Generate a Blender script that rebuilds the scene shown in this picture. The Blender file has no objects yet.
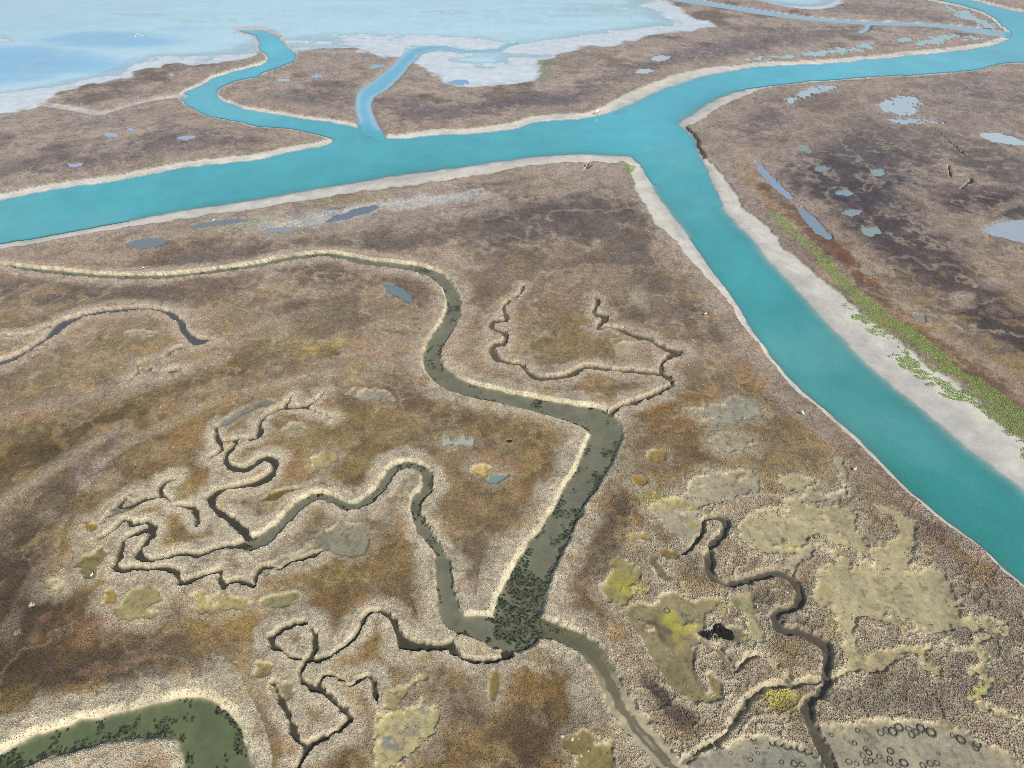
import bpy, math, random
import numpy as np
from mathutils import Matrix, Vector

rng = np.random.default_rng(7)
random.seed(7)
sc = bpy.context.scene
COL = sc.collection

# ------------------------------------------------------------------ camera / survey
W, H_IMG, F = 1024, 768, 711.0
ALT, PITCH = 100.0, math.radians(40.0)
SP, CP = math.sin(PITCH), math.cos(PITCH)

def ground(u, v):
    """survey point (u, v) of the aerial photograph -> metres on the marsh plain"""
    u = np.asarray(u, float); v = np.asarray(v, float)
    dx = (u - 512.0) / F; dy = (384.0 - v) / F
    t = ALT / (SP - dy * CP)
    return t * dx, t * (CP + dy * SP)

cam = bpy.data.cameras.new('camera'); co = bpy.data.objects.new('camera', cam); COL.objects.link(co)
co.location = (0, 0, ALT); co.rotation_euler = (math.radians(90) - PITCH, 0, 0)
cam.sensor_width = 36.0; cam.lens = 36.0 * F / W; cam.clip_start = 1.0; cam.clip_end = 60000.0
sc.camera = co

# ------------------------------------------------------------------ noise
def _hash(ix, iy, seed):
    h = (ix.astype(np.int64) * 374761393 + iy.astype(np.int64) * 668265263 + seed * 1274126177) & 0xFFFFFFFF
    h = ((h ^ (h >> 13)) * 1274126177) & 0xFFFFFFFF
    h = (h ^ (h >> 16)) & 0xFFFFFF
    return h.astype(np.float32) / np.float32(0xFFFFFF)

def vnoise(x, y, seed):
    ix = np.floor(x); iy = np.floor(y)
    fx = (x - ix).astype(np.float32); fy = (y - iy).astype(np.float32)
    fx = fx * fx * fx * (fx * (fx * 6 - 15) + 10); fy = fy * fy * fy * (fy * (fy * 6 - 15) + 10)
    a = _hash(ix, iy, seed); b = _hash(ix + 1, iy, seed); c = _hash(ix, iy + 1, seed); d = _hash(ix + 1, iy + 1, seed)
    return (a + (b - a) * fx) * (1 - fy) + (c + (d - c) * fx) * fy

def fbm(x, y, size, seed, octs=4, gain=0.55):
    """roughly -1..1"""
    s = 0; amp = 1.0; tot = 0.0
    ca, sa = math.cos(0.6), math.sin(0.6)
    x = x / size; y = y / size
    for o in range(octs):
        s = s + amp * (vnoise(x, y, seed + o * 17) * 2 - 1); tot += amp; amp *= gain
        x, y = (x * ca - y * sa) * 2.03 + 11.3, (x * sa + y * ca) * 2.03 + 5.7
    return s / tot * 1.7

def sm(a, b, x):
    t = np.clip((x - a) / (b - a), 0, 1)
    return t * t * (3 - 2 * t)

# ------------------------------------------------------------------ grid
def axis(lo, hi, a, b, step, grow):
    mid = np.arange(a, b + 1e-6, step)
    left = []; p = a; d = step
    while p > lo:
        d = min(d * grow, 60); p -= d; left.append(p)
    right = []; p = b; d = step
    while p < hi:
        d = min(d * grow, 60); p += d; right.append(p)
    return np.concatenate([np.array(left[::-1]), mid, np.array(right)])

ua = axis(-900, 1900, -12, 1036, 1.0, 1.02)
va_mid = axis(-30, 1250, -6, 776, 1.0, 1.02)
va_far = -212.8 + (np.array([va_mid[0]]) + 212.8) * (0.93 ** np.arange(60, 0, -1))
va = np.concatenate([va_far, va_mid])
NU, NV = len(ua), len(va)
U, V = np.meshgrid(ua, va)
X, Y = ground(U, V)
DIST = np.sqrt(X * X + Y * Y + ALT * ALT)
N = {}
for key, size, seed, octs in (('a', 45, 1, 4), ('b', 16, 2, 4), ('c', 6, 3, 4), ('d', 2.4, 4, 3), ('e', 0.9, 5, 3), ('f', 16, 6, 4), ('g', 30, 8, 4), ('h', 4.0, 9, 3)):
    N[key] = fbm(X, Y, size, seed, octs).astype(np.float32)
SCL = (V + 213) / 597.0
UW = U + 9 * SCL * N['b'] + 5 * SCL * N['c'] + 2 * SCL * N['d']
VW = V + (6 * SCL * N['f'] + 3 * SCL * N['h'] + 1.2 * SCL * N['d']) * np.clip(SCL, .25, 1.2)

def slc(u0, u1, v0, v1):
    return slice(np.searchsorted(va, v0), np.searchsorted(va, v1)), slice(np.searchsorted(ua, u0), np.searchsorted(ua, u1))

def smooth_line(pts, n=5, closed=False):
    p = np.array(pts, float)
    if closed: q = np.vstack([p[-1], p, p[0], p[1]])
    else: q = np.vstack([2 * p[0] - p[1], p, 2 * p[-1] - p[-2]])
    out = []
    t = np.linspace(0, 1, n, endpoint=False)[:, None]
    for i in range(1, len(q) - 2):
        p0, p1, p2, p3 = q[i - 1], q[i], q[i + 1], q[i + 2]
        out.append(0.5 * (2 * p1 + (p2 - p0) * t + (2 * p0 - 5 * p1 + 4 * p2 - p3) * t ** 2 + (3 * p1 - p0 - 3 * p2 + p3) * t ** 3))
    if not closed: out.append(q[-2][None])
    return np.vstack(out)

def px_widths(line, w):
    """image width across a line at each point -> metres on the ground"""
    d = np.gradient(line, axis=0); d /= np.linalg.norm(d, axis=1)[:, None] + 1e-9
    n = np.stack([-d[:, 1], d[:, 0]], 1)
    a = line + n * w[:, None] / 2; b = line - n * w[:, None] / 2
    ax, ay = ground(a[:, 0], a[:, 1]); bx, by = ground(b[:, 0], b[:, 1])
    gx, gy = ground(line[:, 0], line[:, 1])
    dx, dy = np.gradient(gx), np.gradient(gy); L = np.hypot(dx, dy) + 1e-9
    return np.abs((ax - bx) * (-dy / L) + (ay - by) * (dx / L))

def line_field(line, attrs, out_d, out_attrs, reach_px):
    """distance (m) to a polyline minus attrs[0]; keeps the lowest and the attrs there"""
    gx, gy = ground(line[:, 0], line[:, 1])
    for i in range(len(line) - 1):
        (u0, v0), (u1, v1) = line[i], line[i + 1]
        r = reach_px
        s = slc(min(u0, u1) - r, max(u0, u1) + r, min(v0, v1) - r * .75, max(v0, v1) + r * .75)
        x, y = X[s], Y[s]
        if x.size == 0: continue
        ex, ey = gx[i + 1] - gx[i], gy[i + 1] - gy[i]
        t = np.clip(((x - gx[i]) * ex + (y - gy[i]) * ey) / (ex * ex + ey * ey + 1e-12), 0, 1)
        d = np.hypot(x - gx[i] - t * ex, y - gy[i] - t * ey)
        vals = [a[i] + (a[i + 1] - a[i]) * t for a in attrs]
        d = d - vals[0]
        m = d < out_d[s]
        out_d[s] = np.where(m, d, out_d[s])
        for k, o in enumerate(out_attrs): o[s] = np.where(m, vals[k], o[s])

def inside(poly):
    poly = np.asarray(poly, float)
    res = np.zeros(U.shape, bool)
    n = len(poly)
    for i in range(n):
        (u0, v0), (u1, v1) = poly[i], poly[(i + 1) % n]
        if v0 == v1: continue
        if v0 > v1: u0, v0, u1, v1 = u1, v1, u0, v0
        a, b = np.searchsorted(va, v0), np.searchsorted(va, v1)
        if a >= b: continue
        uc = u0 + (va[a:b] - v0) * (u1 - u0) / (v1 - v0)
        res[a:b] ^= (ua[None, :] >= uc[:, None])
    return res

BIG = 1e3
def poly_sd(pts, n=4, reach=60, closed=True):
    line = smooth_line(pts, n, True)
    ring = np.vstack([line, line[:1]])
    d = np.full(U.shape, BIG)
    line_field(ring, [np.zeros(len(ring))], d, [], reach)
    return np.where(inside(line), -d, d)

def ell(u, v, ru, rv, rot=0, k=14, wob=0.18, seed=0):
    r_ = random.Random(int(u * 7 + v * 13) + seed); out = []
    c, s = math.cos(math.radians(rot)), math.sin(math.radians(rot))
    for i in range(k):
        a = 2 * math.pi * i / k; q = 1 + r_.uniform(-wob, wob)
        x, y = ru * q * math.cos(a), rv * q * math.sin(a)
        out.append((u + x * c - y * s, v + x * s + y * c))
    return out

def lin(c):
    c = np.asarray(c, float) / 255.0
    return np.where(c <= 0.04045, c / 12.92, ((c + 0.055) / 1.055) ** 2.4)

ALB = 0.92
def alb(*c): return lin(c) * ALB

# ------------------------------------------------------------------ survey data: river
RIVER = [  # (u, v, beach width in photo px) along the water's edge, clockwise
 (-420,290,4),(-150,228,4),(0,200,4),(42,191,4),(125,179,4),(187,167,4),(256,159.5,4),(293,151,4),(318,147,4),(331,142,4),(328,138,2),(306,132,2),(281,128,2),(256,126,2),
 (240,122,2),(212,117,1.5),(195,110,1.5),(183,102,1.5),(180,97,1.5),(185,92,1.5),(200,86,1.5),(212,78,1.5),(230,73,1.5),(256,66,2),(266,62,1.5),(267,58,1.5),(261,51,2),(258,42,3),(254,35,3),(240,31,3),
 (256,30,3),(271,33,3),(281,40,3),(288,47,2),(296,54,1.5),(295,60,1.5),(283,66,1.5),(266,72,2),(256,77,2),(240,80,2),(223,87,2),(217,94,2),(222,100,2),(235,106,2),(256,111,2.5),(281,115,2),(306,119,2),(331,122,2),(352,126,2),(362,129,2),
 (367,132,1),(377,134,1),(386,138,3),(406,138,3),(431,135,4),(468,134,4),(512,129,5),(537,122,5),(574,119,4),(597,116,5),(612,111,7),(637,100,9),(654,92,8),(677,84,8),(707,75,7),(737,70,4),(768,66,3),(818,64,3),(868,60,3),(905,56,3),(955,51,3),(985,47,4),
 (1004,42,5),(1010,35,4),(1003,26,3),(993,17,3),(975,9,3),(943,1,3),(880,-10,3),(840,-14,3),(900,-14,2),(968,0,2),(993,6,2),(1024,12.5,2),(1150,30,2),(1500,60,2),
 (1500,80,2),(1200,66,2),(1024,62,2),(980,69,2),(930,74,2),(888,76,2),(843,79,2),(805,82,2),(768,86,2),(737,92,6),(712,102,9),(692,115,10),(681,122,10),(678,125,8),(684,129,1.5),(692,137,1.5),(698,149,1.5),(704,162,5),(711,178,11),(720,195,14),
 (729,214,15),(752,237,17),(768,258,19),(793,284,24),(818,312,27),(843,337,31),(868,362,36),(892,384,38),(918,404,38),(948,429,37),(980,456,35),(1024,488,32),(1120,560,26),(1400,780,20),(1800,1100,20),
 (1500,1020,6),(1200,732,5),(1100,652,4),(1013,576,4),(980,546,4),(943,519,4),(905,486,4),(868,449,4),(830,414,4),(793,382,4),(768,353,4),(752,330,5),(736,305,6),(719,280,9),(702,257,12),(682,229,15),(664,207,16),(654,191,15),(644,172,11),(634,160,8),(622,156.5,8),
 (587,155,8),(549,156.5,8),(512,160.5,9),(446,170,11),(393,177,11),(351,184,10),(303,192,9),(256,200.5,9),(212,207,8),(175,213,8),(125,222,7),(75,231,6),(37,238,6),(0,244,6),(-150,272,6),(-420,330,6)]
print('tracing')
rl = smooth_line(RIVER, 4, True)
ring = np.vstack([rl, rl[:1]])
bw = px_widths(ring[:, :2], 2 * ring[:, 2])/2
dR = np.full(U.shape, BIG); bR = np.full(U.shape, 1.0)
line_field(ring[:, :2], [np.zeros(len(ring)), bw], dR, [np.zeros_like(dR), bR], 85)
inR = inside(rl[:, :2])
sdR = np.where(inR, -dR, dR)
sdR = sdR + np.where(np.abs(sdR) < 40, 0.25 * N['c'] + 0.12 * N['d'], 0) * np.clip(DIST / 160, 1, 3)

# ------------------------------------------------------------------ lagoon flat (pale tidal flat and shallow water to the north)
FLAT = [(-900,190),(-200,127),(0,114),(12,110.5),(40,108.5),(42,101),(58,98),(62,93),(85,88),(112,82),(135,79),(141,72.5),(152,69.5),(165,74),(172,77),(169,67),(180,65.5),(205,67),(230,62),(256,58),(262,53),(275,50),(296,51),
 (330,50),(375,52.5),(394,57),(405,57),(415,61),(430,70),(440,78),(468,86),(512,85.5),(533,80),(539,67),(549,57),(574,52),(584,46.5),(612,45),(649,37),(687,31),(717,26.5),(713,22),(692,17),(684,10),(664,1),(640,-8),(600,-30),(560,-60),(500,-209),(-900,-209)]
sdF = poly_sd(FLAT, 3, 40)
sdF = np.where(inside(smooth_line(FLAT, 3, True)) & (sdF > 0), -BIG, sdF)
sdF = sdF + 3.5 * N['b'] + 1.5 * N['c']
FARPOOL = [(735,-14),(752,-4),(770,3),(800,9),(828,8.5),(842,4),(840,-4),(860,-14),(800,-20)]
sdF = np.minimum(sdF, poly_sd(FARPOOL, 3, 30) + 1.5 * N['b'])

# ------------------------------------------------------------------ creeks: name, label, points (u, v, width), options
CREEKS = []
def creek(label, pts, kind='wet', lev=1.0, cat='creek'): CREEKS.append(dict(label=label, parts=[pts], kind=kind, lev=lev, cat=cat))
def arm(pts, kind=None): CREEKS[-1]['parts'].append(pts)

creek('long grey-green tidal creek winding from the left edge to the wide creek junction',
 [(-300,285,6),(-80,268,3),(0,266,3),(25,269.5,4),(62,273.5,5),(100,277,5),(130,278,5),(175,277,5),(212,272.5,5),(237,269,5),(256,266.5,5),(286,260,5),(318,256,5),(336,256.5,5.5),(368,263,6),(396,266.5,6.5),(418,270,8),(436,276.5,9.5),(448,288,11),(453,302,13),(451,319,14),(442,334,14),(434,348,15),(432,362,17),(440,375,17),(452,384,15),(468,390,14),(490,395.5,13),(512,400.5,12.5),(549,408.5,15),(574,414.5,18),(596,421,26),(606,434,30),(598,456,30),(588,476,28),(575,496,27),(562,521,27),(545,549,32),(533,570,37),(524,592,42),(517,612,46),(518,630,44)])
arm([(518,630,40),(500,632,32),(478,628,24),(460,624,19),(450,615,19),(446,596,17),(441,560,10),(426,534,10),(416,514,11),(418,501,11),(428,486,10),(426,474,9),(416,466.5,8),(403,465.5,8),(391,474,9),(381,489,8),(366,503,9),(348,507.5,8),(333,501,9),(316,497.5,9),(301,506,9),(283,524,9),(266,539,12),(252,544,14)])
creek('pale mud creek with a thin wet thread running down to the bottom edge',
 [(530,628,26),(546,630,18),(567,637,16),(587,649,17),(602,667,19),(612,687,21),(624,711,24),(642,734,21),(662,756,19),(690,790,20),(740,860,20)], 'mud')
creek('dark narrow creek with hairpin bends at the left of the big meander',
 [(252,544,14),(236,547,6),(220,550,5),(200.6,556,5),(179,556,5),(160,560.6,6),(145,560.6,8),(140,554,7),(147.5,543,6),(153.5,536,7),(154,529,6),(138,535.6,5),(127,540,5),(122.5,548,6),(121,559,6),(116,567,6),(122.5,571.6,6),(141,570,6),(166,570,7),(177,573,8),(180,581,8),(183,585,8),(194,581,6),(210,575,5),(221,572,6),(221,581,6),(225.6,587,6),(238,582,6),(247.5,585,6),(254,587,5)], 'dark')
creek('dark meandering creek climbing from the meander towards the ochre marsh',
 [(250,542,12),(245,534,8),(235,524,8),(217,511,8),(211,501,9),(220,493,6),(237,488,6),(256,485,7),(262,483,9),(271,476,9),(275,465,9),(266,459.5,7),(256,465,8),(245,470,8),(231,468,8),(226,460,6),(233,449,6),(239,441,5)], 'dark')
arm([(212,459,4),(222,451,4),(221,444,5),(217,434,4),(219,428,3)])
arm([(221,443,5),(238,441,4),(254,440,4),(261,434,7),(260,426,5),(266,418,4),(283,410,4),(303,409,4),(318,401,3),(323,395,2.5)])
arm([(303,409,3),(321,415,3),(333,420,2)]); arm([(284,410,3),(293,397,2.5)])
creek('short dark forked creek ending in a little mud pool left of the hairpins',
 [(104,524,3),(113,512,4),(122.5,504,4),(132,495,3)], 'dark')
arm([(122,509,3),(135,506,4),(147.5,501,5),(160,498,4),(161.5,490,4),(166,484,4),(175.6,481,3)])
arm([(160,498,4),(169,500,3),(172.5,506,3)]); arm([(102,539,4),(115,531,4),(122.5,523,4),(129,521.6,4),(133,526,4),(147.5,523,4),(154,529,5)]); arm([(172,508,3),(185,507.5,4),(193,509,7),(198,517,7),(199,526,4)]); arm([(254,587,4),(257,576,4),(266,568,4),(280,570,4),(288,565,4),(305,559,5),(320,554,5)])
creek('dark narrow creek looping left from the junction past a small marsh island',
 [(506,655,12),(490,662,5),(468,661.5,5),(456,655,6),(448,648,9),(426,648.5,10),(406,645,16),(398,634,6),(391,618,5),(378,612,5),(366,617,5),(361,628,5),(353,641,5),(338,653,5),(321,662,5),(309,662,7),(301,674,3),(306,686,5),(323,693,7),(338,706,7),(350,718,10),(343,728,7),(326,738,6),(310,747,8),(303,758,5),(297,772,6),(285,800,6)], 'dark')
arm([(309,662,7),(315,648,6),(313,632,6),(306,625,5),(291,627,5),(277,636,6),(272,644,6),(283,653,3),(300,661,3)])
arm([(460,640,8),(449,648,8)])
arm([(318,687,3),(326,677,3.5),(341,680,3.5),(351,688,4),(361,680,3.5),(371,678,3),(375,693,3),(378,706,3)])
arm([(274,684,3),(284,705,5),(291,722,5),(297,738,6),(306,748,6)])
creek('small creek arching across the brown marsh at the upper left',
 [(-120,395,6),(0,364,6),(15,359,4.5),(34,348,4),(47,340,5),(56,332,8),(66,324,7),(82,317.5,4),(107,312.5,4.5),(125,311,4),(147,309.5,2.5),(165,312.5,4),(179,321,6),(185,332,6),(195,341.5,8),(207,342.5,3)], 'grey')
arm([(-40,340,2),(0,337,1.6),(30,336,1.6),(50,328,2)]); arm([(188,349,2),(176,350,2.5),(166,359,3.5)])
arm([(147,363,2),(139,366,1.8),(138,374,2.4),(131,382,2)]); arm([(150,372,4),(152,369,3)]); arm([(165,374,2.5),(178,371,3)])
creek('thin looping creek round the ochre basin at the centre',
 [(606,418,6),(620,408,4),(640,402,4),(660,393,4.5),(671,386,5),(669,380,5),(662,376,5),(661,366,4),(668,358.5,5),(677,354,6),(668,351,5),(659,347,4),(649,341,4),(632,337,4),(622,331.5,4),(609,329,3),(597,329.5,4),(606,319,5),(594,314,3),(598,303,3),(594,298,2)], 'mudline')
arm([(662,376,5),(637,373,4),(612,371.5,4),(584,369,4),(572,376,5),(556,379,5),(538,379.5,5),(527,373,4),(520,366,4),(508,364,4),(496,359,5),(492,349,5),(505,343,4),(505,335,4),(496,331.5,3),(490,328,3),(494,323,3.5),(506,321,4),(503,309,3),(508,303,3),(520,295,2),(523,287,2)])
creek('dark winding creek cutting down through the grey scrub at lower right',
 [(684,555,2),(692,548,3),(701.5,534,3),(703,523,3),(709,519.5,4),(720,519.5,6),(725,525,8),(723,534,8),(715.6,542,8),(709,551.6,8),(708,565.6,9),(710,576.6,8),(719,584,7),(728,585.5,8),(740.6,583,8),(760,578,8),(776,574,7),(789,579,8),(797,590,9),(799,601.6,9),(791.6,610,9),(778,613,9),(774,620,10),(782,630,9),(799,634,7),(815,640.6,8),(824,648,9),(827.5,658,10),(824,672,9),(825,684,10),(818,695,10),(808,705,10),(808,720,11),(813,733,11),(820,746,10),(830,768,10),(845,810,10)], 'drab')
creek('grey mud creek joining the lower right creek from the left',
 [(818,683,7),(793,686.5,6),(768,688,8),(748,701,9),(734,721,8),(724,738,7),(706,748,6),(687,759,5),(672,772,5)], 'mud')
arm([(701,640,3),(709,647,4),(717,651.6,4),(725,662.5,5),(734,672,5),(740.6,667,5),(750,659,4.5),(760,658,4),(770,664,4),(777.5,673,5),(787,681,6)])
creek('dotted thin dark creek across the purple marsh by the right-hand ponds',
 [(930,128,1.4),(940,135,1.8),(954,147,2.2),(967,158,2.6)], 'dark', 0.4); arm([(948,167,2.6),(951,177,2.4),(962,177,2),(971,181,2.4),(960,190,2.4)])
creek('pale blue side channel entering the turquoise river between two marsh tongues',
 [(373,140,22),(371,132,18),(367,121,15),(363.5,108,14),(366,96,14),(380,85,14),(395,72,13),(406,60,11),(417,51,7),(436,47.5,3.2),(455,49.5,2),(468,51,1.6),(496,50,1.6),(507,45,1.4),(516,43,1)], 'blue', 0.3)
creek('thin pale blue channel crossing the far marsh at upper right',
 [(600,-14,5),(684,0,5),(722,6,4.5),(768,13.5,4.5),(818,19.5,4),(868,23,4),(918,24.5,3.5),(948,26.5,4),(980,31,6),(1000,34,6)], 'blue', 0.3)
arm([(868,23,3),(866,29,3),(860,33,2)])
creek('narrow sandy side creek from the far river bend to the lagoon',
 [(42,104,5),(60,107,5),(78,110,5),(98,113.5,5),(112,111,3),(140,103,2.5),(165,98.5,2.5),(184,96,3)], 'sandy', 0.3)

sdC = np.full(U.shape, BIG); hwC = np.full(U.shape, 1.0); kC = np.full(U.shape, -1, np.int16); levC = np.ones(U.shape)
sdL = np.full(U.shape, BIG); hwL = np.full(U.shape, 1.0)     # for the levee belts
for ci, c in enumerate(CREEKS):
    d = np.full(U.shape, BIG); h = np.full(U.shape, 1.0)
    for pts in c['parts']:
        l = smooth_line([p + () for p in pts], 5)
        hw = px_widths(l[:, :2], l[:, 2]) / 2 * (.8 if c['kind'] == 'dark' else 1.0)
        line_field(l[:, :2], [hw], d, [h], 70)
    m = d < sdC
    sdC[m] = d[m]; hwC[m] = h[m]; kC[m] = ci
    if c['lev'] > 0.5:
        m = d < sdL; sdL[m] = d[m]; hwL[m] = h[m]
# the wide creek loop in the lower left corner
LOOP = [(-200,830),(-60,778),(0,755),(37,737),(85,722),(125,713.5),(162,704),(187,699),(210,701),(229,713),(241,731),(246,751),(248,775),(246,830),(230,900),(180,900),(186,800),(184,770),(182,750),(174,737),(150,736),(125,737),(100,742),(62,752),(32,762),(10,775),(-40,800),(-160,880)]
CREEKS.append(dict(label='wide green weedy creek loop in the lower left corner with a pale bank', kind='green', lev=1, cat='creek'))
d = poly_sd(LOOP, 4, 70); m = d < sdC
sdC[m] = d[m]; hwC[m] = 3.0; kC[m] = len(CREEKS) - 1
m = d < sdL; sdL[m] = d[m]; hwL[m] = 2.5
# marsh island in the junction
ISL = [(450,638),(462,635),(478,637),(492,645),(503,656),(496,660),(470,660),(458,652)]
sdI = poly_sd(ISL, 4, 30); sdC = np.maximum(sdC, -sdI - 0.1)
sdC = sdC + 0.14 * N['d'] + (0.10 + .12 * (hwC < 2)) * N['e'] + 0.16 * N['h']
kname = [c['kind'] for c in CREEKS]

# ------------------------------------------------------------------ mud pans and pools
PANS = []
def pan(label, pts, col, isl=0.0, warp=0.7, depth=0.24, water=None, wet=0.3): PANS.append(dict(label=label, pts=pts, col=col, isl=isl, warp=warp, depth=depth, water=water, wet=wet))
MUD = (180,168,132); MUDG = (170,160,132); MUDY = (172,158,112)
pan('smooth grey mud pan, largest in the scrub right of the wide creek', [(684,492),(688,483),(700,478),(709,473),(727,475),(750,474.5),(757,484),(752,491),(739,498),(733,504),(719,510),(704,512),(703,522),(702,535),(692,548),(684,545),(672,533),(658,520),(652,508),(662,500),(674,498)], MUDG, 0.12)
pan('thin grey mud pan beside the orange marsh below the central basin', [(688,413),(700,410),(715,407),(727,404),(735,399),(745,404),(752,407),(761,412),(755,418),(740,420),(728,425),(712,424),(700,423),(694,418)], (166,160,140), .15)
pan('small pale mud patch below the thin grey mud pan', [(713,444),(722,437),(738,438),(752,443),(748,450),(732,455),(718,452)], MUDG, .3)
pan('broad lobed mud pan with a grey tail above the winding dark creek', [(740,536),(748,520),(756,512),(775,507),(791,505),(800,506),(821,515),(840,512),(853,515),(857,528),(858,541),(872,556),(862,561),(849,551),(834,547),(824,538),(814,531),(806,540),(802,546),(787,553),(768,557),(752,549)], MUD, .12)
pan('small rounded mud pan in the scrub near the river bank', ell(799,485,16,7,6), MUD, .1)
pan('narrow bent strip of mud in the scrub near the river bank', [(836,462),(842,465),(847,480),(848,494),(838,500),(815,503),(798,504),(780,511),(780,506),(798,499),(825,497),(840,490),(840,478)], MUDG, 0)
pan('thin pale arc of mud hooking over the dark creek at lower right', [(790,575),(791,564),(806,551),(820,548),(834,553),(847,566),(844,569),(832,558),(820,553),(808,555),(796,566),(794,576)], (176,166,136), 0)
pan('large pale mud flat with ragged edges at lower right', [(815,596),(817,582),(824,569),(843,573),(853,576),(860,566),(872,562),(866,553),(887,548),(901,539),(901,526),(890,516),(880,511),(893,512),(903,519),(916,530),(910,541),(913,559),(908,567),(926,571),(942,577),(948,594),(958,602),(956,612),(950,620),(961,622),(972,615),(975,624),(987,620),(1006,630),(1001,634),(980,631),(962,628),(951,627),(940,634),(927,638),(906,638),(903,626),(885,623),(863,623),(856,633),(856,660),(864,668),(850,678),(832,687),(827,678),(842,668),(844,656),(840,632),(837,617),(825,608)], MUD, .13)
pan('chain of winding mud channels through the scrub at the right edge', [(866,666),(880,655),(900,650),(914,649),(924,650),(931,645),(948,640),(960,646),(966,646),(973,640),(988,640),(980,648),(985,658),(988,667),(978,674),(970,672),(980,664),(976,656),(962,655),(945,652),(931,650),(926,656),(928,664),(940,671),(934,676),(921,669),(917,658),(905,655),(888,660),(874,669)], MUD, .05)
pan('short pale hook of mud below the winding mud channels', [(975,672),(985,680),(994,684),(990,692),(978,700),(971,704),(967,699),(978,693),(983,687)], (182,172,138), 0)
pan('thin mud channel running off the right edge near the bottom', [(972,703),(990,708),(1010,716),(1040,727),(1080,738),(1080,743),(1036,732),(1005,721),(980,710)], MUD, .1)
pan('bare mud flat dotted with dark ring-shaped tussocks at the bottom right corner', [(822,733),(838,729),(853,726),(880,718),(908,720),(943,728),(968,738),(993,748),(1013,761),(1040,785),(1080,850),(860,850),(838,785),(828,756)], (160,151,128), 0, 0.5)
pan('grey mud flat with ring-shaped tussocks at the bottom edge left of the winding creek', [(668,776),(682,764),(697,758),(712,752),(733,743),(748,737),(768,738),(790,744),(806,753),(817,765),(824,790),(840,850),(700,850)], (150,144,126), 0, 0.4)
pan('long olive mud pan with a bright yellow edge left of the near-black bush', [(628,612),(640,606),(655,606),(660,597),(672,594),(690,602),(703,600),(718,604),(704,622),(704,640),(694,648),(690,660),(692,672),(697,684),(703,695),(709,696),(709,688),(706,676),(712,676),(722,686),(724,694),(716,702),(702,706.5),(690,703),(676,693),(664,677),(652,660),(643,644),(636,628)], (148,136,100), .10, .4)
pan('pale tongue of mud right of the near-black bush', [(733,600),(748,599),(754,612),(760,628),(765,637),(760,646),(752,643),(749,632),(742,618),(735,608)], (162,156,116), 0, .4)
pan('dull grey mud hollow touching the near-black bush', ell(733,637,15,8,10), (118,112,92), .1, .3)
pan('yellow-olive mud pan ringed by scrub right of the creek junction', [(598,585),(611,577),(616,563),(628,566),(637,575),(635,590),(626,603),(613,606),(605,598)], (158,148,96), .22, .7)
pan('slim dark olive pool in the scrub below the smooth grey pan', [(651,559),(658,565),(666,573),(671,581),(664,582.5),(656,575),(651,566)], (124,118,86), 0, .3)
pan('small ochre mud spot, lowest of three beside the wide creek', ell(640,540,11,4.5,0), (160,136,80), .1, .4)
pan('small ochre mud spot in the middle beside the wide creek', ell(639,483,6.5,5,0), (166,132,66), 0, .3)
pan('small olive mud spot, uppermost beside the wide creek', ell(656,457,9,6,10), (150,128,76), .1, .4)
pan('brownish mud spot between the olive pool and the smooth pan', ell(667,557,8,4,10), (140,120,72), .1, .4)
pan('large cream mud pan with small blue stains near the bottom edge', [(376,726),(377,716),(388,714),(400,712),(416,705),(431,706),(437,722),(432,741),(412,757),(397,766),(378,770),(371,752)], (190,176,128), 0.05, 1.0)
pan('faint branching strip of mud leading to the cream mud pan', [(378,712),(386,704),(396,696),(408,686),(418,678),(422,682),(410,692),(398,704),(392,712)], (160,145,105), .2)
pan('oval greenish mud pool beside the left creek loop', [(261,605),(266,600),(280,597),(296,594),(301,598),(290,606),(276,610),(265,609)], (138,132,94), 0, .15)
pan('slim upright mud pool below the creek junction', ell(494,688,4.5,15,6,wob=.06), (138,120,70), 0, .1)
pan('olive mud pool left of the dark creek bend at the bottom', ell(281,692,13,9,30), (145,134,98), 0, .3)
pan('tiny olive mud pool above another by the lower left creek', ell(264,671,8,7,0), (150,136,88), 0, .3)
pan('grey mud pan inside the big meander', [(318,541),(328,531),(348,526),(362,532),(366,545),(356,555),(340,556),(326,550),(306,558),(284,568),(262,577),(258,574),(282,562),(304,552)], (150,143,120), .1)
pan('square pale ochre mud patch above the big meander', ell(323,463,11,7,-10), (172,155,110), 0, .4)
pan('small grey mud patch near the forked creek head', ell(294,429,11,5,-5), (160,150,130), .2)
pan('wispy grey mud patch at the top of the ochre marsh', ell(372,397,22,6,8), (158,150,132), .35)
pan('round pale bare patch inside the central ochre basin', ell(625.5,352.5,9.5,8,0,wob=.06), (176,163,136), 0, .1, .08)
pan('small yellow mud patch in the marsh left of the wide creek', ell(481,471,10,5,8,wob=.25), (196,172,104), 0, .3)
pan('slender grey mud tail near the forked creek head', [(216,430),(226,421),(238,413),(252,406),(264,402),(275,402),(278,405),(268,409),(255,412),(240,419),(228,426)], (140,134,120), 0, .25)
pan('ragged olive mud patch in the dark marsh at the bottom', [(574,738),(580,733),(592,737),(604,741),(612,752),(615,766),(606,776),(580,776),(574,760),(566,748)], (138,124,76), .35)
pan('lobed yellowish mud patch at lower left below the hairpin creek', [(116,612),(122,606),(132,594),(143,590),(157,590),(161,601),(150,608),(158,617),(150,622),(130,623),(119,620)], (162,150,104), .22, .6)
pan('round ochre mud spot left of the lobed yellowish patch', ell(111,600,9,7,-40), (160,136,72), .1, .5)
pan('small olive mud spot in the pale scrub at far left', ell(59,588,8,7,50), (158,144,98), .15, .5)
pan('ochre mud spot above the mud patch by the hairpins', ell(91,529,8,5,10), (142,116,54), .1, .5)
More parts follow.
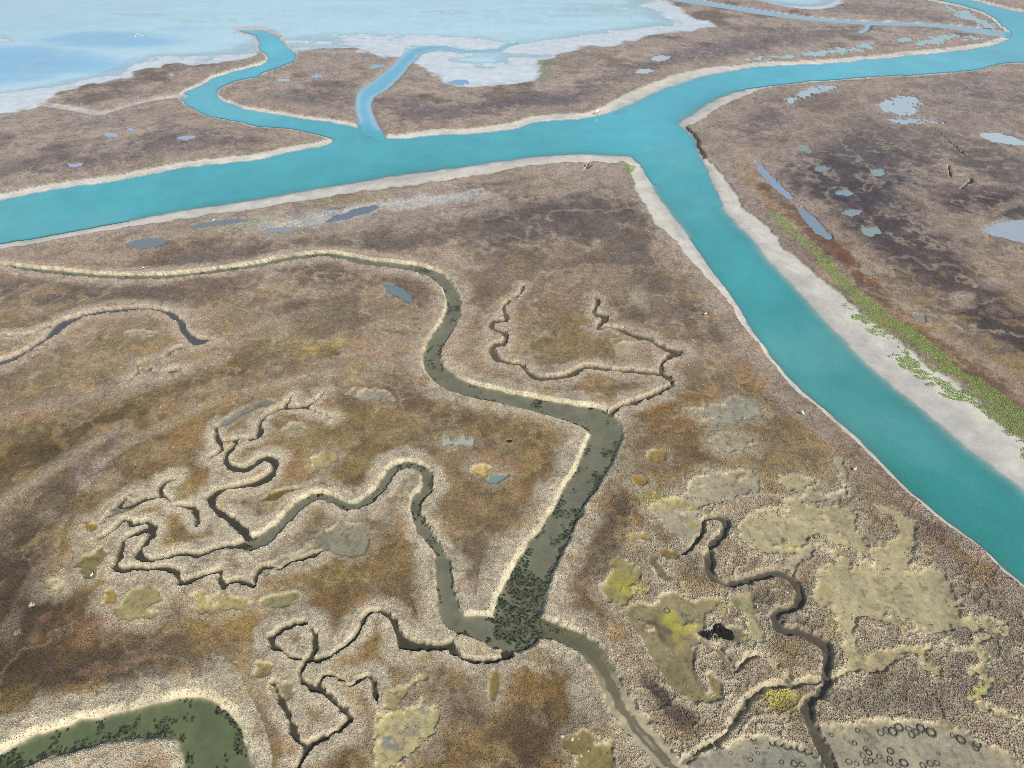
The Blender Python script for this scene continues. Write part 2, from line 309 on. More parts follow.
pan('long grey pool in the forked creek left of the hairpins', [(106,520),(116,510),(128,502),(136,504),(133,511),(122,516),(112,520)], (122,118,100), 0, .2)
pan('slim dark ochre pool above the big meander', [(262,502),(272,496),(284,491),(301,490),(296,493),(284,497),(274,502)], (116,98,54), 0, .2)
pan('yellowish mud patch below the dark creek end at lower left', [(190,601),(200,593),(214,596),(224,594),(236,601),(246,602),(251,607),(240,613),(224,614),(210,615),(198,611)], (166,152,106), .2, .6)
pan('mud patch hugging the left end of the hairpin creek', [(82,563),(92,556),(103,548),(108,556),(100,566),(99,576),(90,579),(83,573)], (136,126,82), .1, .5)
pan('pale mud patch by the upper creek on the left marsh', ell(140,335,15,4,0), (170,155,135), .2)
pan('long pale wet sheen of mud below the main sandy bank', [(262,226),(300,221),(340,215),(380,206),(420,200),(470,194.5),(490,196),(445,206),(395,212),(350,221),(300,229),(268,232)], (188,184,180), .05, 1.2, .1)  # sheen of the wet mud put into its pale colour
PONDS = []
def pond(label, pts, col, rim=1.0): PANS.append(dict(label=label, pts=pts, col=(128,130,130), isl=0, warp=0.22 if rim < 2 else .9, depth=0.35, water=col, wet=0.3, rim=rim))
pond('blue slanting pond inside the bend of the long creek', [(381,286.5),(385,284.5),(393,286),(402,290.5),(410,297),(412.5,303),(407,302),(398,298),(388,293)], (88,104,118))
pond('grey blue oval pond below the sandy river bank at left', ell(147,244,19,5,-6,wob=.1), (98,106,122))
pond('thin dark blue pool under the sandy bank', [(192,227),(205,223.5),(218,222),(235,220),(246,219.5),(247,222.5),(235,224.5),(215,227),(200,229)], (100,106,128))
pond('broken dark blue pool on the wet ground under the main sandy bank', [(326,223),(334,217),(346,213),(360,208),(376,206),(379,209),(371,213),(355,218),(340,222)], (88,98,124))
pond('tiny dark pool above the broken dark blue pool', ell(337,209.5,9,2,-6), (96,104,128))
pond('long grey blue pool on wet ground at the left', ell(281,231,22,3,-4), (126,132,150))
pond('ragged shallow pond full of dark plants on the right-hand marsh', [(868,110),(882,103),(893,98.5),(905,97.5),(918,99),(921,104),(917,112),(905,116),(890,114.5),(878,112)], (172,186,208), 2.5)
pond('narrow shallow pool below the ragged pond', ell(915,122,24,3,0,wob=.4), (160,176,205), 2.5)
pond('pale slanting pool beside the upper river on the right-hand marsh', [(786,102),(795,95),(806,89),(822,85.5),(836,85),(834,89),(820,93),(806,97),(796,101)], (168,184,208), 2)
pond('smooth pale pond cut by the right edge of the marsh', [(978,136),(984,133.5),(995,133),(1010,137),(1030,144),(1030,147),(1010,146),(992,143)], (176,190,208))
pond('large pale pond at the right edge beside the dark marsh', [(979,231),(988,226),(1000,222.5),(1030,221),(1070,224),(1070,250),(1030,246),(1010,241),(995,238)], (150,158,180))
pond('small dark oval pond, uppermost of those on the purple marsh', ell(804,150,6.5,2.5,0), (112,140,150))
pond('oval dark pond below the uppermost one on the purple marsh', ell(822,170,8,3.2,0), (106,132,140))
pond('oval pond on the purple marsh farthest right in its chain', ell(878.5,174,8.5,4,5), (116,144,152))
pond('oval dark pond at the edge of the dark purple marsh', ell(844.5,194,9,3.2,0), (116,136,160))
pond('oval grey blue pond in the middle of the dark purple marsh', ell(852,214,9.5,3.6,0), (118,136,150))
pond('oval grey pond, lowest on the dark purple marsh', ell(869.5,233,11.5,4.4,0), (124,138,146))
pond('long slanting blue pool behind the sandy bank, upper of two', [(755,165),(761,166),(772,177),(784,190),(793,199),(789,201),(778,193),(766,181)], (122,142,180))
pond('long slanting blue pool behind the sandy bank, lower of two', [(796,208),(801,208),(812,217),(822,227),(832,238),(828,241),(816,234),(804,221)], (112,130,158))
pond('small brown pool in the rusty strip behind the grass', ell(867,273,8,4,25), (128,120,116))
pond('slim brown pool lower in the rusty strip behind the grass', ell(919,320,8,3,30), (120,112,112))
pond('tiny blue pool on the left marsh beside the river', ell(75,166,7,2.2,0), (150,162,196))
pond('blue pool in the left marsh below the river bend', ell(186,139,9,2.6,-4), (150,162,200))
pond('pale pool in the middle of the left marsh', ell(112,136,7,3,0), (160,168,192))
pond('small blue pool beside the pale pool on the left marsh', ell(131,130,5,2,0), (150,165,205))
pond('pale pool on the far marsh above the river bend', ell(661,59,10,2.8,-5), (186,200,222))
pond('thin pale pool below another on the far marsh', ell(643,72,9,2.4,-5), (182,196,220))
pond('blue pool on the middle marsh tongue', ell(317,77,7,2.2,-5), (142,170,222))
pond('blue pool by the side channel on the middle marsh tongue', ell(376,67,8,2.4,-5), (142,172,226))
pond('small pool at the left of the middle marsh tongue', ell(283,81,7,2,0), (160,185,226))
pond('dark blue pool at the tip of the pale flat', ell(457,82,10,2.2,-4), (110,150,205))
pond('grey blue slick in the ochre marsh above the wide creek', ell(454,443,15,4.5,5), (150,150,140), 2)
pond('small blue pool between the yellow mud patch and the wide creek', ell(499,479,9,3.6,-15,wob=.3), (100,118,128))
for i, (u, v, ru, rv, rot) in enumerate([(968,17,24,4,22),(930,43,17,3.6,-8),(944,37,14,2.6,-6),(903,41,11,2.4,-4),(865,47,9,3.4,0),(845,51,17,2.6,-3),(817,54,20,2.4,-3),(788,57.5,15,1.8,-3),(757,60,10,1.8,-3),(978,39,14,2.4,0)]):
    pond(['long pale pool inside the far river bend','blue pool on the far bank near the bend','pale pool beside the blue pool near the bend','small blue pool on the far bank above the river','squarish blue pool on the far bank','ragged pale pool on the far bank above mid river','long thin pale pool on the far bank','thin pale pool at the left of the far bank pools','faint pool farthest left on the far bank','pale sandy pool at the tip of the river bend'][i], ell(u, v, ru, rv, rot, wob=.3), (166,200,228), 2.5)
PANIDX = np.full(U.shape, -1, np.int16); sdP = np.full(U.shape, BIG)
for i, p in enumerate(PANS):
    line = smooth_line(p['pts'], 4, True)
    b = slc(line[:, 0].min() - 40, line[:, 0].max() + 40, line[:, 1].min() - 30, line[:, 1].max() + 30)
    d = poly_sd(p['pts'], 4, 30)[b]
    d = d + p['warp'] * (1.0 * N['c'][b] + 1.2 * N['d'][b] + .7 * N['e'][b]) * np.clip(DIST[b] / 180, .8, 2)
    if p['isl']:
        d = np.where(d < 0, np.maximum(d, (N['h'][b] + .3*N['d'][b] - (0.95 - p['isl'])) * 1.2), d)
    m = (d < sdP[b]) | (d < -.05)
    sdP[b] = np.where(m, d, sdP[b]); PANIDX[b] = np.where(m, i, PANIDX[b])
print('fields done')

# ------------------------------------------------------------------ colours of soil and plants
C = np.zeros(U.shape + (3,)); GR = np.ones(U.shape)            # colour, grain
def mix(col, w):
    global C
    C += (np.asarray(col) - C) * np.clip(w, 0, 1)[..., None]

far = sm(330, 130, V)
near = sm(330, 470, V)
right = (inside([(684,126),(700,100),(760,85),(900,74),(1600,66),(1900,1100),(1500,1000),(1024,488),(892,384),(768,258),(712,180)])).astype(float)
C[:] = alb(148,130,114)
mix(alb(132,112,76), near * .8)
mix(alb(170,155,145), far * .9)  # far marsh paled, part of the distance haze painted in
mix(alb(112,97,86), sm(-.1, .9, N['b'] + .4 * N['g']) * .8 * (1 - .4 * near))         # purple-brown low scrub
mix(alb(168,152,138), sm(.15, .95, N['f'] - .2 * N['b']) * .6 * (1-.3*near))                  # pale dry
mix(alb(142,118,70), sm(-.15, .8, N['g'] + .7 * N['c']) * near * .8)                  # ochre
mix(alb(92,72,52), sm(.1, 1.0, N['a'] * .8 - .5 * N['c'] + .3*N['h']) * near * .7)
mix(alb(176,161,138), sm(.35, 1.0, N['h'] + .6 * N['b'] - .2*N['g']) * near * .55)

rid0 = lambda n, w: np.exp(-(n / w) ** 2)
def patch(u, v, ru, rv, rot, col, s=1.0, soft=.5):
    R = max(ru, rv) * 1.8 + 25
    b = slc(u - R, u + R, v - R, v + R)
    du, dv = UW[b] - u, VW[b] - v
    c, sn = math.cos(math.radians(rot)), math.sin(math.radians(rot))
    d = np.sqrt(((du * c + dv * sn) / ru) ** 2 + ((-du * sn + dv * c) / rv) ** 2) + .25 * N['d'][b]
    w = s * sm(1 + soft, 1 - soft, d)
    if col[0] > col[1] * 1.12:
        g_ = sum(col) / 3; col = [q * .70 + (g_ + 8) * .30 for q in col]
    C[b] += (np.asarray(alb(*col)) - C[b]) * w[..., None]

def stroke(pts, w_px, col, s=1.0, soft=.6, warp=True):
    l = smooth_line([tuple(p[:2]) for p in pts], 4); dd = np.full(U.shape, BIG)
    hw = px_widths(l, np.full(len(l), w_px)) / 2
    line_field(l, [np.zeros(len(l)), hw], dd, [np.zeros_like(dd), tmp_], w_px * 2 + 20)
    r = dd / np.maximum(tmp_, .05) + (.35 * N['d'] + .35 * N['c'] if warp else 0)
    w = s * sm(1 + soft, 1 - soft, r)
    mix(alb(*col), w)
    return w
tmp_ = np.ones(U.shape)

# far and middle marsh
for a in [(60,165,80,14,-6,(122,110,108),.8),(180,150,70,14,-8,(120,108,106),.8),(110,122,70,9,-8,(150,138,128),.7),(215,140,60,12,10,(118,106,104),.7),(300,105,40,10,8,(128,114,112),.8),(345,95,18,14,30,(134,120,114),.8),(420,115,36,13,15,(125,112,112),.8),(470,112,60,8,-4,(112,101,104),.8),
          (560,103,60,8,-3,(112,103,108),.9),(620,85,70,10,-14,(118,107,110),.8),(700,55,90,9,-14,(118,107,110),.8),(790,40,70,7,-8,(122,110,112),.7),(880,12,70,5,5,(128,116,116),.7),(240,60,30,4,-12,(140,124,114),.6),(580,60,40,12,-20,(146,134,122),.6)]: patch(*a)
for a in [(545,222,105,24,-6,(98,88,84),.95),(640,262,70,15,48,(112,99,88),.8),(660,300,60,22,50,(118,101,90),.8),(740,350,80,14,48,(112,96,86),.8),(820,400,60,10,48,(118,100,86),.7),
          (300,247,75,7,-6,(118,106,98),.9),(430,240,90,9,-5,(116,103,94),.9),(215,258,50,5,-4,(118,102,98),.8),(60,293,120,11,2,(116,99,90),.85),(210,288,60,6,-2,(118,102,92),.6),(320,275,60,9,6,(110,94,80),.9),(20,320,60,8,-6,(126,108,84),.7),
          (225,312,28,14,30,(148,128,98),.6),(520,300,60,40,0,(140,118,98),.55),(560,335,60,28,0,(150,124,80),.7),(590,345,50,18,0,(146,119,72),.6),(645,315,40,16,10,(122,104,92),.7),(655,332,20,6,10,(164,140,100),.7),(640,298,16,8,30,(172,164,148),.7),
          (110,345,70,12,-12,(140,118,78),.7),(150,352,35,7,-5,(140,118,70),.6),(70,372,60,12,-14,(150,128,92),.6),(320,350,30,5,-12,(168,150,70),.85),(290,341,26,4,-5,(160,142,78),.7),(280,352,22,6,0,(150,132,74),.6),(225,374,48,8,-16,(122,100,52),.95),(280,366,60,7,-14,(124,104,72),.6),(200,385,40,7,-20,(120,98,66),.6),
          (340,380,60,12,-4,(166,152,134),.6),(300,322,50,10,-10,(158,146,130),.5),(370,320,50,14,0,(138,120,96),.5),(385,325,20,6,0,(158,148,132),.6)]: patch(*a)
# left
for a in [(130,412,42,10,-26,(116,92,44),.95),(70,440,70,13,-20,(104,82,44),.9),(25,470,60,22,-12,(98,76,42),.9),(20,440,40,10,-12,(120,98,58),.6),(110,450,30,10,-30,(116,101,80),.6),(60,500,60,16,-30,(92,74,58),.8),(85,478,22,9,-30,(104,80,52),.7),(30,520,60,22,-35,(122,106,84),.6),(20,560,40,22,-40,(90,72,56),.8),(12,600,40,40,0,(76,60,48),.9),
          (30,640,110,55,0,(80,62,42),.95),(20,690,60,40,-20,(108,86,46),.8),(112,668,90,22,-2,(90,72,54),.9),(70,640,40,20,-30,(112,84,46),.8),(80,655,24,12,-30,(122,90,44),.8),(150,640,40,10,-10,(112,90,62),.6),(180,650,50,16,-10,(110,92,68),.6),(212,672,10,6,10,(130,98,40),.9),(214,648,14,8,-30,(146,120,64),.7),(245,655,26,10,-30,(150,128,90),.6),
          (187,434,24,15,-15,(146,110,56),.85),(165,425,18,6,-30,(142,104,50),.8),(196,478,26,10,-10,(146,112,60),.8),(150,474,30,10,-10,(132,100,52),.8),(222,408,24,7,-30,(150,118,56),.8),(235,425,16,6,-20,(142,118,66),.8),(160,452,22,6,10,(150,134,100),.6),(202,533,26,6,-8,(120,96,60),.85),(240,500,14,5,0,(150,130,80),.7),
          (120,515,20,16,0,(158,140,100),.4),(88,538,14,8,0,(150,128,70),.6),(125,590,24,14,-20,(160,140,90),.5)]: patch(*a)
# the basins between the creeks
patch(475,650,26,10,14,(206,192,162),.0)
for a in [(310,440,80,24,-4,(146,120,76),.75),(360,415,60,12,5,(152,124,70),.7),(440,405,70,14,14,(120,96,66),.85),(500,428,50,16,10,(124,96,56),.85),(520,455,40,26,60,(132,104,58),.85),(485,520,60,46,0,(132,108,72),.8),(500,560,34,40,0,(130,110,86),.7),(350,470,60,12,-8,(150,122,66),.8),(310,478,40,10,-8,(146,112,58),.7),(425,440,60,16,4,(140,118,78),.6),(480,455,40,16,0,(138,116,94),.6),
          (403,490,12,30,10,(150,124,92),.8),(395,540,26,40,0,(148,116,66),.8),(350,575,60,14,-6,(138,110,58),.85),(300,565,60,10,-16,(150,122,68),.8),(285,590,40,8,-5,(140,112,50),.85),(395,590,40,12,0,(132,108,74),.7),(328,594,14,8,0,(150,118,62),.9),(340,600,36,16,0,(126,96,52),.75),(345,578,24,6,0,(158,132,56),.8),(300,527,60,10,-25,(146,120,84),.6),(360,520,40,14,-6,(142,122,104),.6),(270,495,22,5,-14,(120,92,48),.9),
          (215,565,30,8,-5,(150,130,90),.6),(375,660,36,20,0,(142,112,60),.85),(415,690,30,16,-5,(138,108,58),.85),(350,668,12,9,0,(152,122,68),.8),(430,720,30,50,0,(118,92,66),.7),(465,700,30,50,0,(116,96,72),.8),(545,700,34,40,0,(122,88,46),.95),(540,690,22,30,0,(140,106,52),.8),(520,740,30,40,0,(100,78,50),.9),(575,720,24,36,10,(104,84,60),.8),(600,755,26,20,30,(82,66,46),.9),(578,723,10,6,20,(60,50,40),.9),(345,755,40,24,0,(118,86,46),.8),(310,715,20,10,20,(146,118,62),.85),(270,735,24,26,0,(112,96,84),.7)]: patch(*a)
# right-hand side of the wide creek
for a in [(600,540,18,75,14,(104,84,62),.95),(625,470,18,55,18,(110,90,66),.9),(650,425,30,26,20,(128,98,58),.85),(682,405,32,11,-8,(156,110,42),.95),(700,430,26,10,0,(146,106,52),.8),(665,450,40,10,10,(122,90,52),.8),(765,395,40,12,40,(150,112,56),.7),(640,480,14,8,0,(150,120,62),.7),(570,600,12,30,20,(100,76,54),.9),(582,603,8,8,0,(140,98,50),.9),(610,620,16,8,0,(120,88,48),.8),(640,540,26,12,0,(130,102,58),.8),
          (700,560,40,12,0,(118,94,58),.7),(670,570,30,10,0,(150,136,72),.7),(655,505,26,15,20,(166,154,76),.8),(672,515,18,5,20,(176,168,70),.8),(645,497,12,10,30,(168,158,52),.8),(620,590,18,14,0,(168,156,52),.85),(628,602,16,8,20,(172,164,40),.8),(640,575,18,8,0,(158,150,70),.6),(660,625,12,10,30,(184,178,52),.9),(670,636,16,10,45,(176,170,48),.9),(690,640,8,4,0,(182,172,58),.8),(648,642,14,10,0,(108,92,62),.7),(650,735,8,3,20,(180,176,60),.7),(784,648,14,9,0,(160,142,72),.8),(780,700,12,14,30,(180,172,60),.85),(790,716,14,8,50,(172,160,70),.85),(832,624,8,16,-20,(176,158,74),.8),(820,590,7,20,20,(176,156,84),.7),
          (875,484,26,7,42,(158,114,52),.9),(895,505,16,5,42,(150,106,46),.8),(832,455,18,6,40,(152,116,60),.8),(809,448,14,7,10,(164,128,68),.8),(880,515,22,8,30,(146,110,54),.8),(955,560,60,8,42,(150,106,56),.9),(985,590,40,10,30,(136,106,74),.7),(995,635,26,14,30,(150,116,70),.7),(1010,660,24,20,0,(132,108,84),.7),(1000,700,26,18,0,(142,120,86),.6),(900,660,40,10,0,(140,118,76),.6),(890,680,60,12,0,(96,82,72),.7),(960,690,50,18,20,(104,90,80),.7),(650,690,8,22,-25,(84,68,62),.9),(675,720,22,10,25,(96,80,74),.85),(690,722,16,8,0,(110,90,78),.7),(925,540,40,10,42,(112,96,88),.8)]: patch(*a)
stroke([(818,727),(850,720),(880,714.5),(915,716),(950,724),(975,736),(1000,749)], 6, (168,158,62), .85)
stroke([(652,731),(668,739),(688,743),(702,737),(708,724),(716,712)], 6, (190,182,86), .75)
patch(837,749,3.5,9,-28,(172,176,40),.95); patch(714,763,14,5,0,(140,140,56),.8); patch(788,735,5,4,30,(176,176,50),.8)
stroke([(604,700),(608,720),(617,735),(640,752),(655,766)], 3, (150,152,56), .8)
# right-hand marsh
mix(alb(140,124,114), right * .55)
for a in [(865,160,60,30,10,(92,80,86),.85),(830,130,40,14,-20,(150,134,122),.6),(850,190,60,22,15,(80,68,76),.95),(890,240,70,22,38,(74,62,68),.95),(950,280,70,24,36,(84,70,70),.9),(1005,330,50,20,36,(76,62,64),.95),(985,205,60,16,6,(76,62,66),.95),(1000,170,50,12,10,(98,84,84),.8),(1000,105,70,9,5,(108,98,100),.8),(960,88,50,5,3,(128,116,116),.7),(905,140,70,12,10,(112,98,92),.7),(985,150,30,6,0,(112,94,84),.6),(770,120,20,10,-20,(116,104,104),.7),(735,140,30,12,-25,(132,118,112),.7),(960,300,14,8,10,(168,146,140),.8),(995,285,20,6,0,(160,138,132),.7),(950,330,60,14,36,(122,106,92),.6),(740,165,14,8,40,(138,106,72),.8)]: patch(*a)
stroke([(738,150),(765,190),(800,225),(835,255),(875,295),(930,335),(985,372),(1040,410)], 20, (176,156,140), .6)
stroke([(745,175),(770,205),(800,225)], 9, (156,122,76), .7)
stroke([(765,190),(820,240),(850,265),(880,300),(930,345),(985,385),(1040,425)], 17, (112,86,70), .85)
stroke([(815,232),(850,262),(870,285)], 8, (126,84,50), .7)
stroke([(800,92),(850,86),(920,95),(980,103),(1040,110)], 7, (162,147,134), .6)
stroke([(960,105),(1000,113),(1040,122)], 4, (158,142,128), .6)
stroke([(905,192),(940,212),(960,225),(985,218),(1010,206),(1040,200)], 9, (150,134,120), .7)
# pale dry bands on the left
stroke([(-40,535),(0,509),(40,480),(80,455),(124,428)], 12, (166,152,138), .65, .6)
stroke([(100,466),(130,444),(175,424),(215,404),(256,391),(300,380),(335,374)], 9, (172,158,142), .6)
stroke([(0,420),(40,410),(75,402),(120,392),(165,378),(210,364)], 15, (162,148,138), .6)
stroke([(0,640),(8,630),(25,600),(40,575),(55,560)], 12, (156,142,128), .45)
stroke([(45,600),(60,580),(70,565),(85,540),(100,528),(125,522)], 12, (172,158,144), .7)
stroke([(210,344),(235,338),(256,330),(270,322)], 8, (172,158,140), .6)
stroke([(-20,350),(30,348),(60,345),(95,333),(90,330)], 9, (166,150,132), .7)
for a in [(95,470,24,10,-30,(164,150,146),.6),(105,484,18,8,0,(172,158,140),.6),(65,600,9,8,0,(170,156,138),.7),(25,597,6,5,0,(176,162,146),.9),(10,632,12,16,20,(160,148,132),.7),(110,560,20,30,0,(168,152,128),.5),(70,590,20,16,0,(166,150,130),.6),(150,600,40,18,0,(164,148,128),.5)]: patch(*a)
# wet pale ground under the main sandy bank
for a in [(300,222,60,9,-5,(172,166,158),.8),(400,207,80,7,-6,(182,178,176),.9),(470,198,30,5,-6,(176,170,166),.7),(250,226,40,6,-5,(170,168,140),.7),(350,202,50,4,-6,(166,152,118),.6),(130,240,60,5,-6,(166,152,134),.6),(75,252,30,4,0,(150,134,100),.6),(190,240,12,3,0,(140,114,76),.8),(40,255,50,4,-4,(160,146,134),.5),(625,175,20,14,30,(172,158,140),.7),(600,170,40,8,0,(160,142,130),.7),(560,185,60,7,-6,(166,150,138),.7),(520,190,60,5,-7,(150,126,100),.6),(420,218,90,5,-6,(166,150,140),.7),(330,234,80,4,-6,(164,150,138),.7),(634,175,5,12,0,(126,130,92),.8),(545,69,6,14,30,(140,146,128),.7)]: patch(*a)

# levee belts along the creeks
lw = (1.3 + 1.65 * np.sqrt(np.clip(hwL, .05, 5))) * np.where(kC == len(CREEKS)-1, 1.3, 1)
lev = sm(1.4, .5, sdL / lw + .26 * N['h'] + .28 * N['d'] + .30 * N['c'])
levcol = alb(197,186,167) * near[..., None] + alb(178,162,146) * (1 - near[..., None])
lowright = sm(540, 700, U) * sm(440, 520, V)
leftpart = sm(300,100,U)*sm(440,520,V)
C *= (1 + .10 * near * (1 - lev))[..., None] * np.array([1.0, .99, .95])
C += (levcol - C) * (lev * (.92 - .35 * lowright))[..., None]
patch(475,650,24,9,12,(208,194,164),.8)
# coarse grey scrub of the lower right
mz = .62 * np.clip(lowright * sm(1010, 960, U - .0 * V) + sm(1.3, .6, np.hypot((UW - 110) / 105, (VW - 540) / 105)) * .9 + sm(1.3,.6,np.hypot((UW-740)/120,(VW-425)/45))*.8, 0, 1)
qn = .75 - 2.6 * np.abs(fbm(X, Y, 10, 51, 4, .5)) + .35 * N['g']; qn2 = fbm(X, Y, 2.6, 57, 3)
sdM = np.where(mz > .05, (.78 - .30 * mz - qn - .30 * qn2) * 1.5 + 6 * (1 - mz), BIG)
sdM = np.where((sdL < 2.2) | (sdR < 6), BIG, sdM)                   # small nameless mud hollows in the scrub
ins = np.minimum(np.where(sdP > -.1, sdP, BIG), sdM)
rim_belt = sm(3.0, 1.0, ins + .5 * N['d']) * np.clip(mz + .6 * sm(380, 460, V), 0, 1) * (ins > -.3)
mix(alb(140,112,72), lowright * .7 * sm(-.3, .4, N['b'] + .3))
mix(alb(112,92,74), lowright * .6 * sm(.1, .7, N['f']))
scrub_lr = np.clip(lowright * sm(-.3, .5, N['c'] + .5 * N['b']) * .75 + rim_belt, 0, 1)
edge_band = sm(9.5, 6.5, sdR + 1.2 * N['c']) * (sdR > 0) * (1 - right) * (V > 185)
mix(alb(174,162,142), scrub_lr * .88)
cont = rid0(fbm(X, Y, 11, 101, 4), .055) + .8 * rid0(fbm(X, Y, 6, 107, 3), .05)
mix(alb(196,184,156), np.clip(cont, 0, 1) * lowright * .6 * sm(3, 7, sdR))
mix(alb(168,152,142), edge_band * .75)
mix(alb(168,150,134), sm(7, 3.5, (sdR - bR) * np.clip(160/DIST,.45,1) + .8 * N['c']) * (sdR > 0) * (V < 185) * .8 * (1-.5*right))
for a in [(650,690,8,22,-25,(84,68,62),.8),(676,719,24,9,25,(96,80,74),.8),(600,540,12,60,14,(104,84,62),.6),(955,560,55,6,42,(150,106,56),.8),(780,703,10,12,30,(184,174,60),.8),(620,592,15,11,0,(176,162,50),.85),(665,632,18,7,45,(186,180,50),.9),(655,503,20,10,20,(170,158,74),.7),(832,625,6,14,-20,(180,160,70),.8)]: patch(*a)
for a in [(900,696,75,13,8,(112,98,88),.6),(985,650,40,55,0,(126,110,100),.55),(930,545,60,8,42,(118,102,96),.6),(958,572,50,8,42,(156,118,70),.7),(650,690,9,24,-25,(92,76,68),.7),(840,470,30,16,30,(152,130,96),.5),(760,455,50,18,0,(150,130,94),.5),(880,505,40,10,40,(150,118,70),.5),(640,450,30,28,0,(136,108,68),.6),(820,700,10,6,0,(110,98,86),.4),(760,625,30,10,0,(120,106,90),.4),(690,565,20,8,0,(134,112,72),.5),(755,600,16,10,0,(126,104,76),.5),(20,640,60,40,0,(74,58,40),.6),(120,668,80,16,-2,(88,70,50),.6)]: patch(*a)
POST = [(653,500,16,9,25,(162,152,92),0.48),(676,506,8,4,20,(176,168,86),0.64),(690,514,6,3,10,(170,164,76),0.64),(688,526,5,2.5,10,(170,164,70),0.64),(618,592,12,9,0,(174,162,60),0.60),(606,582,8,6,0,(170,158,76),0.48),(660,620,7,9,-30,(182,174,66),0.72),(669,634,9,9,-30,(180,170,62),0.72),(683,640,8,4,0,(176,166,66),0.72),(672,650,8,4,0,(170,160,76),0.56),(650,633,8,7,0,(92,78,54),0.80),(658,664,8,5,0,(132,112,72),0.70),(712,611,6,4,0,(164,154,82),0.56),(730,618,7,6,0,(148,122,72),0.64),(752,646,5,3,0,(168,158,82),0.64),(818,590,5,12,12,(176,158,108),0.64),(832,628,6,9,-20,(174,152,82),0.68),(845,552,9,4,0,(190,178,120),0.60),(787,547,9,4,0,(196,180,116),0.60),(781,650,14,8,0,(152,126,82),0.68),(808,674,12,5,-25,(186,160,98),0.70),(922,655,5,4,30,(174,166,100),0.64),(990,690,10,6,-40,(150,152,62),0.70),(888,672,14,6,0,(112,94,58),0.70),(944,666,14,8,35,(150,130,80),0.70),(778,703,9,12,30,(174,166,70),0.72),(795,700,10,5,0,(178,168,106),0.56),(790,716,9,7,60,(150,132,62),0.80)]
C *= (1 + .16 * N['c'] + .10 * N['d'] + .10 * N['e'])[..., None]
rid = lambda n, w: np.exp(-(n / w) ** 2)
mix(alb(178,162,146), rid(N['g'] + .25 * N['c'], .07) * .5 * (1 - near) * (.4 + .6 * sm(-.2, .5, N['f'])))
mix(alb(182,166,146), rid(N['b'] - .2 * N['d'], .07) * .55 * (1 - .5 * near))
mix(alb(96,82,76), rid(N['f'] + .2 * N['d'], .06) * .40)
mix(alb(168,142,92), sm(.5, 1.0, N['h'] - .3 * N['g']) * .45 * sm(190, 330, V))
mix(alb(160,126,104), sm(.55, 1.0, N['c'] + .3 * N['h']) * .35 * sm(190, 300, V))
C *= np.array([1.0, 1.0, 1.0]) + (np.array([1.03, 1.0, .90]) - 1) * sm(200, 330, V)[..., None]
VEG = C.copy(); VEG *= (1 + .14 * lowright * N['c'])[..., None]  # what the plants are coloured by
C *= (1 - .13 * np.clip(near + .3, 0, 1) * (.5 + .5 * sm(-.4, .4, N['e'])))[..., None]                                                     # near ground darkened, shadow between the plants painted in

# ------------------------------------------------------------------ heights
Z = .62 + .05 * N['b'] + .05 * N['c'] + .05 * N['d'] + .03 * N['e'] * (SCL > .4)
Z += .16 * sm(3.0, 0.4, sdL / np.maximum(.6 * lw, .5)) * (sdL < BIG / 2)
REG = np.zeros(U.shape, np.int32)                                  # 0 = marsh
veg = np.ones(U.shape)
# pans
drop = sm(.35, -.35, sdP)
pi = np.clip(PANIDX, 0, None)
pd = np.array([p['depth'] for p in PANS])[pi]; pc = np.array([alb(*p['col']) for p in PANS])[pi]
inP = (PANIDX >= 0)
pd = pd * (1 + .05 * lowright); Z += (.14 * fbm(X, Y, 3.6, 71, 3) * mz + .22 * np.clip(cont, 0, 1) * lowright) * sm(.0, 1.0, np.minimum(sdP, sdM))
Z -= np.where(inP, pd * drop, 0) - np.where(inP, (.08 + .04 * lowright) * np.exp(-((sdP - .5) / .35) ** 2), 0)
iswat = np.array([bool(p['water']) for p in PANS])[pi]
wP = np.where(inP, np.where(iswat, sm(.12, -.25, sdP), sm(.55, -.35, sdP + .25 * N['e'])), 0)
pcn = pc * (1 + .12 * N['c'] + .10 * N['h'] + .08 * N['d'] + .07 * N['e'])[..., None]
yed = np.where(inP & ~np.array([bool(p['water']) for p in PANS])[pi], sm(-1.6, -.2, sdP + .6 * N['c']), 0)
pcn = pcn + (pcn * np.array([1.08, 1.02, .72]) - pcn) * (yed * .32 * sm(-.4, .5, N['b'] + .4 * N['g']))[..., None]
pcn = pcn * (1 - .30 * sm(.45, .9, fbm(X, Y, .7, 81, 2)))[..., None]
pcn = pcn * (1 - .22 * np.exp(-((N['h'] + .3 * N['d']) / .06) ** 2) * sm(-.2, .4, N['b']))[..., None]
wetm = sm(.0, .8, N['f'] * .6 + N['h'] * .5) * .45
pcn = pcn + (pcn * np.array([.74, .75, .78]) - pcn) * wetm[..., None]
C += (np.clip(pcn, 0, 1) - C) * wP[..., None]
mixe = np.where(inP & ~np.array([bool(p['water']) for p in PANS])[pi], np.exp(-((sdP - .2) / .24) ** 2), 0) * .6 * sm(-.7, .3, N['c'] + N['d'])
mix(alb(206,192,158), mixe * (SCL > .45))
GR = np.where(inP, 1 - .55 * wP, 1)
stray = (fbm(X, Y, 1.6, 91, 2) + .5 * N['c'] > .95) & ~((V > 716) & (U > 660)) & ~np.array([bool(p['water']) for p in PANS])[pi]
veg *= np.where(inP & (sdP < .25) & ~(stray & (sdP < 0)), 0, 1)
wM = sm(.12, -.25, sdM) * (sdP > 0)
Z -= .26 * sm(.4, -.4, sdM) - .08 * np.exp(-((sdM - .5) / .4) ** 2)
mudM = (alb(168,156,118) * (1 + .15 * N['c'] + .08 * N['h'])[..., None]); mudM = mudM + (alb(158,148,92) - mudM) * (sm(0, .6, N['b']) * .6)[..., None]
C += (np.clip(mudM, 0, 1) - C) * wM[..., None]
